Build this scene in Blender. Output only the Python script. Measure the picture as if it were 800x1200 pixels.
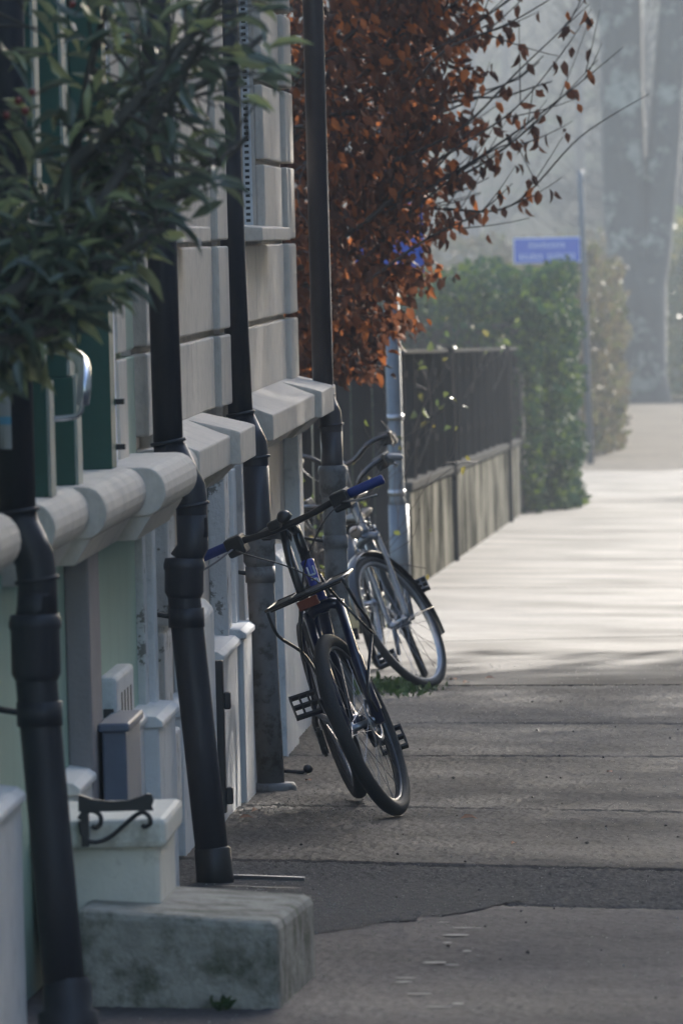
import bpy, bmesh, math, random
import numpy as np
from mathutils import Vector, Matrix
for o in list(bpy.data.objects): bpy.data.objects.remove(o)
sc = bpy.context.scene
R = math.radians
rng = np.random.default_rng(7)
random.seed(11)

# ------------------------------------------------------------------ camera, sky, sun, exposure
FPX, VP, ROLL, EYE = 10000.0, (760, 270), R(1.5), Vector((0, 0, 1.65))
_c, _s = math.cos(ROLL), math.sin(ROLL)
_u, _v = VP[0]-400, VP[1]-600
_u0, _v0 = _u*_c-_v*_s, _u*_s+_v*_c
YAW = math.atan(_u0/FPX); PITCH = -math.atan(-_v0/FPX*math.cos(YAW))
FW = Vector((-math.sin(YAW)*math.cos(PITCH), math.cos(YAW)*math.cos(PITCH), math.sin(PITCH)))
_r0 = FW.cross(Vector((0, 0, 1))).normalized(); _up0 = _r0.cross(FW)
CR, CU = _r0*_c-_up0*_s, _r0*_s+_up0*_c
cd = bpy.data.cameras.new('camera'); cam = bpy.data.objects.new('camera', cd); sc.collection.objects.link(cam)
m = Matrix((CR, CU, -FW)).transposed().to_4x4(); m.translation = EYE; cam.matrix_world = m
cd.sensor_fit = 'VERTICAL'; cd.sensor_height = 36; cd.lens = FPX/1200*36; cd.clip_start = 1; cd.clip_end = 3000
cd.dof.use_dof = True; cd.dof.focus_distance = 31.0; cd.dof.aperture_fstop = 11.0
sc.camera = cam

SUN_AZ, SUN_EL = R(18), R(20)
sc.world = bpy.data.worlds.new('World'); sc.world.use_nodes = True
wn = sc.world.node_tree.nodes; wl = sc.world.node_tree.links
sky = wn.new('ShaderNodeTexSky'); sky.sky_type = 'NISHITA'; sky.sun_disc = False
sky.sun_elevation = SUN_EL; sky.sun_rotation = SUN_AZ; sky.air_density = 1.0; sky.dust_density = 1.5; sky.ozone_density = 1.5
wl.new(sky.outputs[0], wn['Background'].inputs[0]); wn['Background'].inputs[1].default_value = 0.14
sl = bpy.data.lights.new('sun', 'SUN'); sl.energy = 5.0; sl.angle = R(0.5); sl.color = (1, .93, .84)
sun = bpy.data.objects.new('sun', sl); sc.collection.objects.link(sun)
TOSUN = Vector((math.sin(SUN_AZ)*math.cos(SUN_EL), math.cos(SUN_AZ)*math.cos(SUN_EL), math.sin(SUN_EL)))
sun.rotation_euler = TOSUN.to_track_quat('Z', 'Y').to_euler(); sun.location = (20, 30, 30)
sc.view_settings.view_transform = 'Standard'; sc.view_settings.look = 'None'
sc.view_settings.exposure = 2.03; sc.view_settings.gamma = 1.0; sc.view_settings.use_curve_mapping = False
sc.render.engine = 'CYCLES'; sc.cycles.use_denoising = True
sc.cycles.max_bounces = 8; sc.cycles.volume_bounces = 1; sc.cycles.transparent_max_bounces = 8
sc.cycles.caustics_reflective = False; sc.cycles.caustics_refractive = False; sc.cycles.sample_clamp_indirect = 4

def ray(x, y): return FW + CR*((x-400)/FPX) + CU*((600-y)/FPX)
def atY(x, y, Y): d = ray(x, y); return EYE + d*((Y-EYE.y)/d.y)
def atX(x, y, X): d = ray(x, y); return EYE + d*(X/d.x)

def base(Y):
    if Y < 92: return -.0133*Y
    if Y < 108: t = Y-92; return -1.2236-.0133*(t-t*t/32)
    z = -1.33
    if Y > 180: t = min((Y-180)/170, 1); z += 17*t*t*(3-2*t)
    return z
def gz(X, Y): return base(Y)-.03*(min(max(X, -1.7), 1.3)+1.4)

# ------------------------------------------------------------------ materials
MATS = {}
def mat(name, col, rough=.6, var=.15, scale=6, bump=0, bscale=None, metal=0, spec=.5, col2=None, col2scale=1.2, col2lo=.5, col2hi=.65, stretch=(1, 1, 1),
        objvar=0, trans=0, island=None, rvar=0, coat=0, bump2=0, b2scale=2):
    if name in MATS: return MATS[name]
    m = bpy.data.materials.new(name); m.use_nodes = True; nt = m.node_tree; N = nt.nodes; L = nt.links
    b = N['Principled BSDF']; b.inputs['Roughness'].default_value = rough; b.inputs['Metallic'].default_value = metal
    b.inputs['Specular IOR Level'].default_value = spec; b.inputs['Coat Weight'].default_value = coat
    tc = N.new('ShaderNodeNewGeometry'); mp = N.new('ShaderNodeMapping'); mp.inputs['Scale'].default_value = stretch
    L.new(tc.outputs['Position'], mp.inputs['Vector'])
    n = N.new('ShaderNodeTexNoise'); n.inputs['Scale'].default_value = scale; n.inputs['Detail'].default_value = 8; n.inputs['Roughness'].default_value = .65
    L.new(mp.outputs[0], n.inputs['Vector'])
    mr = N.new('ShaderNodeMapRange'); mr.inputs['From Min'].default_value = .25; mr.inputs['From Max'].default_value = .75
    mr.inputs['To Min'].default_value = 1-var; mr.inputs['To Max'].default_value = 1+var
    L.new(n.outputs['Fac'], mr.inputs['Value'])
    fac = mr.outputs[0]
    if objvar:
        oi = N.new('ShaderNodeObjectInfo'); r2 = N.new('ShaderNodeMapRange'); r2.inputs['To Min'].default_value = 1-objvar; r2.inputs['To Max'].default_value = 1+objvar
        L.new(oi.outputs['Random'], r2.inputs['Value']); mu = N.new('ShaderNodeMath'); mu.operation = 'MULTIPLY'
        L.new(fac, mu.inputs[0]); L.new(r2.outputs[0], mu.inputs[1]); fac = mu.outputs[0]
    hs = N.new('ShaderNodeVectorMath'); hs.operation = 'SCALE'
    if island:
        cr = N.new('ShaderNodeValToRGB'); e = cr.color_ramp.elements; e[0].color = (*island[0], 1); e[1].color = (*island[-1], 1)
        for i, c in enumerate(island[1:-1]): k = e.new((i+1)/(len(island)-1)); k.color = (*c, 1)
        oi = N.new('ShaderNodeObjectInfo'); ad = N.new('ShaderNodeMath'); ad.operation = 'ADD'; fr = N.new('ShaderNodeMath'); fr.operation = 'FRACT'
        L.new(oi.outputs['Random'], ad.inputs[0]); L.new(tc.outputs['Random Per Island'], ad.inputs[1]); L.new(ad.outputs[0], fr.inputs[0])
        L.new(fr.outputs[0], cr.inputs[0]); L.new(cr.outputs[0], hs.inputs[0])
    elif col2:
        n2 = N.new('ShaderNodeTexNoise'); n2.inputs['Scale'].default_value = col2scale; n2.inputs['Detail'].default_value = 9; n2.inputs['Roughness'].default_value = .7
        L.new(mp.outputs[0], n2.inputs['Vector'])
        r3 = N.new('ShaderNodeMapRange'); r3.inputs['From Min'].default_value = col2lo; r3.inputs['From Max'].default_value = col2hi
        L.new(n2.outputs['Fac'], r3.inputs['Value'])
        mx = N.new('ShaderNodeMix'); mx.data_type = 'RGBA'; mx.inputs['A'].default_value = (*col, 1); mx.inputs['B'].default_value = (*col2, 1)
        L.new(r3.outputs[0], mx.inputs['Factor']); L.new(mx.outputs['Result'], hs.inputs[0])
    else: hs.inputs[0].default_value = col
    L.new(fac, hs.inputs['Scale']); L.new(hs.outputs[0], b.inputs['Base Color'])
    if rvar:
        r4 = N.new('ShaderNodeMapRange'); r4.inputs['From Min'].default_value = .3; r4.inputs['From Max'].default_value = .7
        r4.inputs['To Min'].default_value = rough-rvar; r4.inputs['To Max'].default_value = rough+rvar
        n5 = N.new('ShaderNodeTexNoise'); n5.inputs['Scale'].default_value = .9; n5.inputs['Detail'].default_value = 6
        L.new(mp.outputs[0], n5.inputs['Vector']); L.new(n5.outputs['Fac'], r4.inputs['Value']); L.new(r4.outputs[0], b.inputs['Roughness'])
    if bump:
        n3 = N.new('ShaderNodeTexNoise'); n3.inputs['Scale'].default_value = bscale or 40; n3.inputs['Detail'].default_value = 6; n3.inputs['Roughness'].default_value = .6
        L.new(mp.outputs[0], n3.inputs['Vector'])
        hgt = n3.outputs['Fac']
        if bump2:
            n4 = N.new('ShaderNodeTexNoise'); n4.inputs['Scale'].default_value = b2scale; n4.inputs['Detail'].default_value = 4; L.new(mp.outputs[0], n4.inputs['Vector'])
            ma = N.new('ShaderNodeMath'); ma.operation = 'MULTIPLY_ADD'; ma.inputs[1].default_value = bump2/bump; L.new(n4.outputs['Fac'], ma.inputs[0]); L.new(hgt, ma.inputs[2]); hgt = ma.outputs[0]
        bp = N.new('ShaderNodeBump'); bp.inputs['Strength'].default_value = 1; bp.inputs['Distance'].default_value = bump
        L.new(hgt, bp.inputs['Height']); L.new(bp.outputs[0], b.inputs['Normal'])
    if trans:
        tr = N.new('ShaderNodeBsdfTranslucent'); L.new(hs.outputs[0], tr.inputs['Color']); ms = N.new('ShaderNodeMixShader'); ms.inputs[0].default_value = trans
        L.new(b.outputs[0], ms.inputs[1]); L.new(tr.outputs[0], ms.inputs[2]); L.new(ms.outputs[0], N['Material Output'].inputs['Surface'])
    MATS[name] = m
    return m

M = dict(
    asphalt=mat('asphalt', (.04, .039, .041), .72, .75, 34, .006, 55, spec=.09, bump2=.012, b2scale=3, rvar=.1, objvar=.12, col2=(.018, .0175, .019), col2scale=1.6, col2lo=.42, col2hi=.62),
    asphalt_sunlit=mat('asphalt_sunlit', (.036, .0357, .037), .68, .7, 30, .004, 60, spec=.065, bump2=.012, b2scale=2, rvar=.16, objvar=.12, col2=(.011, .011, .0115), col2scale=.45, col2lo=.4, col2hi=.62),  # separate asphalt copy for the sunlit slabs, sunlit tone set in its colour
    asphalt_smooth=mat('asphalt_smooth', (.085, .075, .078), .75, .6, 34, .005, 55, spec=.09, bump2=.01, b2scale=3, rvar=.1, objvar=.08, col2=(.055, .05, .052), col2scale=1.6, col2lo=.42, col2hi=.62),
    asphalt_coarse=mat('asphalt_coarse', (.07, .068, .069), .85, .8, 45, .015, 45, spec=.06, col2=(.12, .115, .11), col2scale=35, col2lo=.56, col2hi=.62),
    tar=mat('tar', (.018, .018, .02), .45),
    road=mat('road', (.05, .05, .052), .6, .3, 2, .004, 60),
    gravel=mat('gravel', (.1, .088, .072), .9, .35, 5, .01, 25, spec=.015, col2=(.05, .046, .036), col2scale=.6),
    soil=mat('soil', (.06, .056, .04), 1, spec=0, var=.4, scale=1.5, bump=.02, bscale=8, col2=(.045, .06, .025), col2scale=.4),
    hill=mat('hill', (.09, .085, .06), .95, .5, .15),
    kerb=mat('kerb_stone', (.33, .32, .31), .7, .25, 4, .003, 60),
    plaster=mat('plaster', (.62, .55, .48), .85, .13, 3, .003, 60, col2=(.45, .42, .39), col2scale=4, col2lo=.48, col2hi=.7, stretch=(1, 1, .25)),
    stone=mat('pale_stone', (.66, .6, .53), .85, .14, 28, .005, 45, col2=(.47, .44, .4), col2scale=4, col2lo=.52, col2hi=.74, stretch=(1, 1, .6), objvar=.07),
    white=mat('white_plaster', (.66, .67, .68), .75, .1, 6, .003, 70, col2=(.48, .5, .52), col2scale=7, col2lo=.56, col2hi=.66),
    rough_white=mat('flaking_whitewash', (.62, .62, .62), .85, .12, 6, .006, 50, col2=(.22, .21, .19), col2scale=9, col2lo=.57, col2hi=.6),
    green_plaster=mat('green_plaster', (.34, .48, .4), .85, .1, 4, .003, 60, col2=(.25, .35, .3), col2scale=4, col2lo=.52, col2hi=.72, stretch=(1, 1, .35)),
    pale_green=mat('pale_green_plaster', (.42, .5, .4), .85, .1, 4, .002, 60),
    pil_grey=mat('grey_stone', (.27, .25, .26), .8, .12, 6, .002, 60),
    blue_grey=mat('blue_grey_paint', (.1, .13, .19), .5, .15, 8),
    shutter=mat('shutter_green', (.012, .075, .055), .45, .12, 8, .001, 60),
    shutter_edge=mat('shutter_edge', (.4, .42, .36), .6, .2, 10),
    blue_jamb=mat('bluish_white_paint', (.58, .64, .74), .6, .08, 6),
    concrete=mat('step_concrete', (.36, .34, .3), .9, .3, 10, .012, 40, col2=(.1, .105, .07), col2scale=9, col2lo=.45, col2hi=.65),
    white_stone=mat('step_stone', (.74, .71, .64), .7, .12, 5, .002, 60, col2=(.33, .3, .24), col2scale=5, col2lo=.55, col2hi=.7),
    pipe=mat('pipe_paint', (.026, .027, .037), .42, .25, 10, .0015, 40, objvar=.1, rvar=.12, col2=(.055, .052, .052), col2scale=9, col2lo=.55, col2hi=.68, stretch=(1, 1, .25)),
    pipe_brown=mat('pipe_brown', (.06, .05, .055), .4, .2, 10, .001, 40),
    pipe_grey=mat('cast_pipe_grey', (.17, .17, .175), .55, .3, 9, .002, 40, col2=(.09, .085, .08), col2scale=14, col2lo=.5, col2hi=.6),
    iron=mat('black_iron', (.015, .015, .017), .45, .2, 20, .001, 60),
    sticker=mat('sticker', (.45, .46, .48), .5, .1, 20), sticker_blue=mat('sticker_blue', (.15, .4, .6), .5, .1),
    chrome=mat('brushed_steel', (.6, .63, .68), .25, .08, 20, metal=1),
    steel=mat('steel', (.36, .36, .38), .38, .1, 30, metal=1),
    galv=mat('galvanised', (.1, .12, .145), .5, .18, 12, metal=.3),
    glass=mat('window_glass', (.03, .035, .04), .08, .05, 4), frame_white=mat('window_white', (.7, .72, .74), .5, .05),
    rail=mat('shutter_rail', (.35, .38, .42), .4, .1), dark_gap=mat('rail_slot', (.03, .03, .03), .6),
    rubber=mat('rubber', (.016, .016, .017), .7, .2, 60, .002, 160), alloy_black=mat('black_alloy', (.02, .02, .022), .35, .1, 30),
    alloy=mat('alloy_rim', (.3, .32, .36), .42, .08, 40, metal=1), rim_dark=mat('dark_rim', (.06, .06, .065), .35, .1, 40, metal=.6),
    navy=mat('navy_paint', (.008, .012, .045), .3, .1, 20, coat=.5), blue=mat('blue_paint', (.015, .03, .3), .3, .1, 20, coat=.5), grip_blue=mat('blue_grip', (.01, .035, .2), .6, .1, 60),
    silver_paint=mat('silver_paint', (.15, .18, .22), .38, .1, 30, metal=.4), black_paint=mat('black_paint', (.012, .012, .014), .3, .1, 20, coat=.3),
    grey_grip=mat('grey_grip', (.28, .28, .3), .6, .1, 60), saddle=mat('saddle_vinyl', (.014, .014, .015), .5, .1, 60), orange=mat('reflector', (.16, .03, .012), .3, .05),
    red=mat('berry_red', (.15, .015, .015), .4, .1), letter=mat('letter_white', (.7, .75, .8), .5, .05), plastic=mat('black_plastic', (.018, .018, .019), .45, .1, 40),
    fence=mat('fence_wood', (.02, .019, .02), 1, spec=0, var=.35, scale=12, bump=.002, bscale=40, objvar=.25, stretch=(1, 1, .2)),
    fence_old=mat('fence_wood_old', (.16, .15, .145), 1, spec=0, var=.35, scale=12, objvar=.35),
    fence_wall=mat('fence_wall', (.2, .19, .16), .9, .4, 5, .004, 40, spec=0, col2=(.016, .016, .012), col2scale=3.2, col2lo=.42, col2hi=.58, stretch=(1, .6, .3)),
    coping=mat('coping', (.08, .078, .074), .9, spec=0, var=.25, bump=.003),
    sign_blue=mat('sign_blue', (.02, .08, .42), .4, .05), bark=mat('bark', (.1, .09, .08), .9, .35, 8, .01, 20, stretch=(1, 1, .3)),
    bark_dark=mat('bark_dark', (.035, .03, .026), .9, .3, 12, .005, 30), twig=mat('twig_brown', (.06, .045, .04), .8, .3, 12),
    bark_plane=mat('plane_bark', (.05, .052, .05), .9, .3, 1.5, .01, 10, col2=(.24, .24, .2), col2scale=1.6, col2lo=.54, col2hi=.62),
    leaf_dark=mat('evergreen_leaf', (.03, .06, .03), .2, .15, 20, spec=.7, island=[(.075, .1, .08), (.125, .16, .12), (.2, .235, .16), (.42, .46, .22)], trans=.32),
    leaf_copper=mat('copper_leaf', (.2, .06, .02), .75, .15, 20, spec=.12, island=[(.046, .026, .02), (.066, .033, .023), (.09, .04, .024), (.12, .048, .025), (.3, .1, .03)], trans=.4),
    leaf_ivy=mat('hedge_leaf', (.03, .07, .03), .8, .15, 10, spec=.06, island=[(.012, .034, .024), (.02, .05, .027), (.03, .062, .022), (.09, .13, .02)], trans=.22),
    leaf_yellow=mat('yellow_leaf', (.3, .3, .05), .5, .15, 10, island=[(.06, .09, .025), (.1, .12, .03), (.2, .16, .04)], trans=.35),
    leaf_brown=mat('brown_hedge_leaf', (.14, .11, .06), .7, .2, 10, island=[(.06, .05, .034), (.1, .082, .045), (.08, .09, .034)], trans=.25, spec=.05),
    leaf_dry=mat('dry_leaf', (.3, .14, .07), .7, .2, 30), grit=mat('grit_stone', (.3, .29, .28), .6, .5, 60), wood_mass=mat('bare_wood', (.05, .048, .045), .95, .3, .6),
    facade_far=mat('opposite_plaster', (.42, .38, .32), .9, .1, 2), roof=mat('roof_tile', (.16, .07, .045), .85, .2, 3), moss=mat('weed_green', (.035, .07, .015), .7, .3, 20, trans=.2),
)

# ------------------------------------------------------------------ helpers
COL = sc.collection
class MB:
    def __init__(s): s.v = []; s.f = []; s.sm = []
    def add(s, v, f, smooth=False):
        n = len(s.v); s.v += [tuple(p) for p in v]; s.f += [tuple(i+n for i in q) for q in f]; s.sm += [smooth]*len(f); return s
    def box(s, x0, x1, y0, y1, z0, z1):
        v = [(x, y, z) for z in (z0, z1) for y in (y0, y1) for x in (x0, x1)]
        return s.add(v, [(0, 2, 3, 1), (4, 5, 7, 6), (0, 1, 5, 4), (2, 6, 7, 3), (0, 4, 6, 2), (1, 3, 7, 5)])
    def prism(s, prof, y0, y1):          # prof in (x,z), counter-clockwise seen from -y, extruded along y
        n = len(prof); v = [(x, y0, z) for x, z in prof]+[(x, y1, z) for x, z in prof]
        return s.add(v, [tuple(range(n)), tuple(range(2*n-1, n-1, -1))]+[(i, i+n, (i+1) % n+n, (i+1) % n) for i in range(n)])
    def tube(s, pts, r, n=10, cap=True, flat=None):
        P = [Vector(p) for p in pts]; k = len(P); rr = r if isinstance(r, (list, tuple)) else [r]*k
        v = []; up = None
        for i in range(k):
            t = (P[min(i+1, k-1)]-P[max(i-1, 0)]).normalized()
            if up is None:
                a = Vector((0, 0, 1)) if abs(t.z) < .9 else Vector((1, 0, 0)); up = (a-t*a.dot(t)).normalized()
            else:
                up = up-t*up.dot(t)
                if up.length < 1e-5: up = Vector((1, 0, 0))-t*t.x
                up.normalize()
            sd = t.cross(up)
            for j in range(n):
                a = 2*math.pi*j/n; v.append(P[i]+(up*math.cos(a)*(flat or 1)+sd*math.sin(a))*rr[i])
        f = [(i*n+j, i*n+(j+1) % n, (i+1)*n+(j+1) % n, (i+1)*n+j) for i in range(k-1) for j in range(n)]
        if cap: f += [tuple(range(n-1, -1, -1)), tuple(range((k-1)*n, k*n))]
        return s.add(v, f, True)
    def lathe(s, prof, c, axis, n=32, arc=(0, 2*math.pi), start=None):   # prof: (radius, along)
        ax = Vector(axis).normalized(); a = Vector(start) if start else (Vector((0, 0, 1)) if abs(ax.z) < .9 else Vector((1, 0, 0)))
        u = (a-ax*a.dot(ax)).normalized(); w = ax.cross(u); c = Vector(c); full = abs(arc[1]-arc[0]-2*math.pi) < 1e-6; k = len(prof)
        cnt = n if full else n+1; v = []
        for i in range(cnt):
            t = arc[0]+(arc[1]-arc[0])*i/n; d = u*math.cos(t)+w*math.sin(t)
            v += [c+d*r+ax*h for r, h in prof]
        f = []
        for i in range(n):
            i2 = (i+1) % cnt if full else i+1
            f += [(i*k+j, i*k+j+1, i2*k+j+1, i2*k+j) for j in range(k-1)]
        return s.add(v, f, True)
    def build(s, name, material, parent=None, bevel=0, loc=None, offset=None, smooth=None):
        me = bpy.data.meshes.new(name); v = s.v
        if offset is not None: v = [(p[0]-offset[0], p[1]-offset[1], p[2]-offset[2]) for p in v]
        me.from_pydata(v, [], s.f); me.polygons.foreach_set('use_smooth', s.sm if smooth is None else [smooth]*len(s.f)); me.update()
        return link(name, me, material, parent, bevel, loc)
def link(name, me, material, parent=None, bevel=0, loc=None):
    if material and not me.materials: me.materials.append(M[material] if isinstance(material, str) else material)
    o = bpy.data.objects.new(name, me); COL.objects.link(o)
    if parent: o.parent = parent
    if loc is not None: o.location = loc
    if bevel:
        b = o.modifiers.new('bevel', 'BEVEL'); b.width = bevel; b.segments = 2; b.limit_method = 'ANGLE'; b.angle_limit = R(40); b.harden_normals = False
    return o
def tag(o, label=None, cat=None, group=None, kind=None):
    if label: o['label'] = label
    if cat: o['category'] = cat
    if group: o['group'] = group
    if kind: o['kind'] = kind
    return o
def thing(name, label, cat, loc, group=None):
    o = bpy.data.objects.new(name, None); COL.objects.link(o); o.location = loc; o.empty_display_size = .2
    return tag(o, label, cat, group)
class Th:      # a thing whose parts are given in world coordinates
    def __init__(s, name, label, cat, loc, group=None): s.o = thing(name, label, cat, loc, group); s.loc = loc
    def part(s, name, mb, material, bevel=0, parent=None):
        return mb.build(name, material, parent or s.o, bevel, offset=s.loc)
def spline(pts, n=6):
    P = [Vector(p) for p in pts]; out = []
    for i in range(len(P)-1):
        a, b, c, d = P[max(i-1, 0)], P[i], P[i+1], P[min(i+2, len(P)-1)]
        for k in range(n):
            t = k/n; out.append(.5*((2*b)+(c-a)*t+(2*a-5*b+4*c-d)*t*t+(3*b-a-3*c+d)*t**3))
    out.append(P[-1]); return out
def unit(a): return a/np.maximum(np.linalg.norm(a, axis=1, keepdims=True), 1e-9)
LT = np.array([(0, 0, 0), (.33, 1, .12), (.35, 0, 0), (.33, -1, .12), (.7, .72, .06), (.7, 0, -.05), (.7, -.72, .06), (1, 0, -.18)])
LF = [(0, 2, 1), (0, 3, 2), (2, 5, 4, 1), (3, 6, 5, 2), (5, 7, 4), (6, 7, 5)]
def leaf_mesh(name, P, D, Nn, L, W, material):
    D = unit(D); S = unit(np.cross(Nn, D)); U = np.cross(D, S); n = len(P)
    V = (P[:, None]+D[:, None]*LT[None, :, 0:1]*L[:, None, None]+S[:, None]*LT[None, :, 1:2]*W[:, None, None]*.5+U[:, None]*LT[None, :, 2:3]*L[:, None, None]).reshape(-1, 3)
    me = bpy.data.meshes.new(name); nv = len(V); loops = []; starts = []; tot = []
    li = np.concatenate([np.array(f) for f in LF]); ln = np.array([len(f) for f in LF])
    allv = (li[None]+np.arange(n)[:, None]*8).ravel(); lens = np.tile(ln, n); st = np.concatenate([[0], np.cumsum(lens)[:-1]])
    me.vertices.add(nv); me.vertices.foreach_set('co', V.ravel()); me.loops.add(len(allv)); me.loops.foreach_set('vertex_index', allv.astype(np.int32))
    me.polygons.add(len(lens)); me.polygons.foreach_set('loop_start', st.astype(np.int32)); me.polygons.foreach_set('loop_total', lens.astype(np.int32))
    me.polygons.foreach_set('use_smooth', np.ones(len(lens), bool)); me.update(); me.validate()
    me.materials.append(M[material]); return me
_one = {}
def leaf_objects(parent, origin, P, D, Nn, L, W, material):
    """single leaves as objects of their own, sharing one mesh"""
    if material not in _one:
        _one[material] = leaf_mesh('leaf', np.zeros((1, 3)), np.array([[1., 0, 0]]), np.array([[0, 0, 1.]]), np.ones(1), np.ones(1), material)
    me = _one[material]; D = unit(D); S = unit(np.cross(Nn, D)); U = np.cross(D, S)
    for i in range(len(P)):
        o = bpy.data.objects.new('leaf', me); COL.objects.link(o); o.parent = parent
        mm = Matrix((Vector(D[i])*L[i], Vector(S[i])*W[i], Vector(U[i])*L[i])).transposed().to_4x4(); mm.translation = Vector(P[i])-Vector(origin); o.matrix_local = mm

# ------------------------------------------------------------------ ground
def sheet(name, xs, ys, dz, material, kind='structure'):
    mb = MB(); nx = len(xs)
    mb.add([(x, y, gz(x, y)+dz) for y in ys for x in xs], [(j*nx+i, j*nx+i+1, (j+1)*nx+i+1, (j+1)*nx+i) for j in range(len(ys)-1) for i in range(nx-1)])
    return tag(mb.build(name, material), kind=kind)
ys_all = [-60, -20, 0, 40, 80, 92, 96, 100, 104, 108, 130, 160, 180]+list(range(190, 360, 10))+[420, 600]
sheet('ground', [-300, -120, -60, -20, -6, -1.7, 1.3, 9, 20, 60, 120, 300], ys_all, -.16, 'soil')
sheet('road', [1.52, 8.6], ys_all[:13], -.12, 'road')
kb = MB()
for y0, y1 in zip(ys_all[1:12], ys_all[2:13]):
    v = [(x, y, gz(1.3, y)+z) for y in (y0, y1) for x, z in ((1.32, -.3), (1.5, -.3), (1.5, .0), (1.32, .0))]
    kb.add(v, [(0, 3, 7, 4), (3, 2, 6, 7), (2, 1, 5, 6)])
tag(kb.build('kerb', 'kerb'), kind='structure')
yp = [-6, 0, 40, 80, 92, 96, 100, 104, 107.6]
pav = sheet('pavement', [-1.75, 1.3], yp, -.012, 'tar')
sheet('garden_ground', [-12, -1.75], [38, 60, 80, 92, 100, 108], -.03, 'soil')
sheet('gravel_drive', [-3.2, 1.3], [107.9, 120, 135, 152], -.02, 'gravel')
tag(MB().box(-3.2, 1.3, 107.55, 107.9, -1.7, gz(0, 107.7)-.015).build('kerb', 'road'), kind='structure')
cuts = [(-6, -6, 0), (3, 3, 0), (11, 11.2, 0), (18.6, 18.4, 0), (26.0, 25.2, 'smooth'), (27.9, 27.1, 'coarse'), (31.2, 30.6, 0), (34.9, 35.1, 0), (37.95, 38.1, 0), (42.0, 42.7, 0),
        (48.0, 50.4, 0), (53, 54.5, 0), (59, 60, 0), (67, 67.6, 0), (77, 77.5, 0), (92, 92, 0), (100, 100, 0), (107.5, 107.5, 0)]
def lowres(nx, ny, cx, cy, amp):          # smooth random relief, bilinear between coarse knots
    kx, ky = max(nx//cx, 2)+2, max(ny//cy, 2)+2; G = rng.normal(0, amp, (ky, kx)); xi = np.linspace(0, kx-1.001, nx); yi = np.linspace(0, ky-1.001, ny)
    x0, y0 = xi.astype(int), yi.astype(int); fx, fy = (xi-x0)[None], (yi-y0)[:, None]; fx = fx*fx*(3-2*fx); fy = fy*fy*(3-2*fy)
    return (G[y0][:, x0]*(1-fx)+G[y0][:, x0+1]*fx)*(1-fy)+(G[y0+1][:, x0]*(1-fx)+G[y0+1][:, x0+1]*fx)*fy
def rough_slab(a, b, g, hz, mt, sig):     # asphalt with real grain, about a centimetre across
    xs = np.concatenate([np.linspace(-1.74, .36, 240), np.linspace(.42, 1.3, 12)]); ny = int((b[0]-a[0])/.034)+2; tt = np.linspace(0, 1, ny); nx = len(xs); ux = (xs+1.74)/3.04
    Y = ((a[0]+g)*(1-ux)+(a[1]+g)*ux)[None]*(1-tt[:, None])+((b[0]-g)*(1-ux)+(b[1]-g)*ux)[None]*tt[:, None]; X = np.broadcast_to(xs[None], Y.shape)
    Z = -.0133*Y-.03*(X+1.4)+hz+rng.normal(0, sig, Y.shape)+lowres(nx, ny, 3, 2, sig)+lowres(nx, ny, 40, 9, .0011)
    Z[0] = Z[-1] = 0; Z[0] = (-.0133*Y-.03*(X+1.4))[0]-.013; Z[-1] = (-.0133*Y-.03*(X+1.4))[-1]-.013
    V = np.stack([X, Y, Z], -1).reshape(-1, 3); i0 = (np.arange(ny-1)[:, None]*nx+np.arange(nx-1)[None]).ravel(); Fq = np.stack([i0, i0+1, i0+nx+1, i0+nx], 1)
    me = bpy.data.meshes.new('paving_slab'); me.vertices.add(len(V)); me.vertices.foreach_set('co', V.ravel()); me.loops.add(Fq.size); me.loops.foreach_set('vertex_index', Fq.ravel().astype(np.int32))
    me.polygons.add(len(Fq)); me.polygons.foreach_set('loop_start', np.arange(0, Fq.size, 4, dtype=np.int32)); me.polygons.foreach_set('loop_total', np.full(len(Fq), 4, np.int32)); me.update(); me.validate()
    return link('paving_slab', me, mt, pav)
for i in range(1, len(cuts)):
    a, b = cuts[i-1], cuts[i]; g = .03; hz = rng.uniform(-.0015, .0015); tl = 0; tw = 0
    nseg = 3; v = []
    if b[2] or 18 < b[0] < 33: hz = 0
    for k in range(nseg+1):
        t = k/nseg
        for X, ya, yb in ((-1.74, a[0], b[0]), (1.3, a[1], b[1])):
            y = (ya+g)*(1-t)+(yb-g)*t
            v.append((X, y, gz(X, y)+hz+tl*(t-.5)*2+tw*(X+.2)/1.5*.5))
    n0 = len(v); v += [(p[0], p[1], p[2]-.03) for p in v]
    f = [(2*k, 2*k+1, 2*k+3, 2*k+2) for k in range(nseg)]+[(0, n0, n0+1, 1), (2*nseg, 2*nseg+1, n0+2*nseg+1, n0+2*nseg)]
    f += [(2*k, 2*k+2, n0+2*k+2, n0+2*k) for k in range(nseg)]+[(2*k+1, n0+2*k+1, n0+2*k+3, 2*k+3) for k in range(nseg)]
    mt = {'smooth': 'asphalt_smooth', 'coarse': 'asphalt_coarse', 0: 'asphalt'}[b[2]]
    if b[0] < 20: mt = 'asphalt_smooth'
    if a[0] > 41: mt = 'asphalt_sunlit'
    if a[0] >= 18 and b[0] < 43: rough_slab(a, b, g, hz, mt, .0021 if b[2] == 'coarse' else (.0009 if b[2] == 'smooth' else .0014)); continue
    MB().add(v, f).build('paving_slab', mt, pav)
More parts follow.
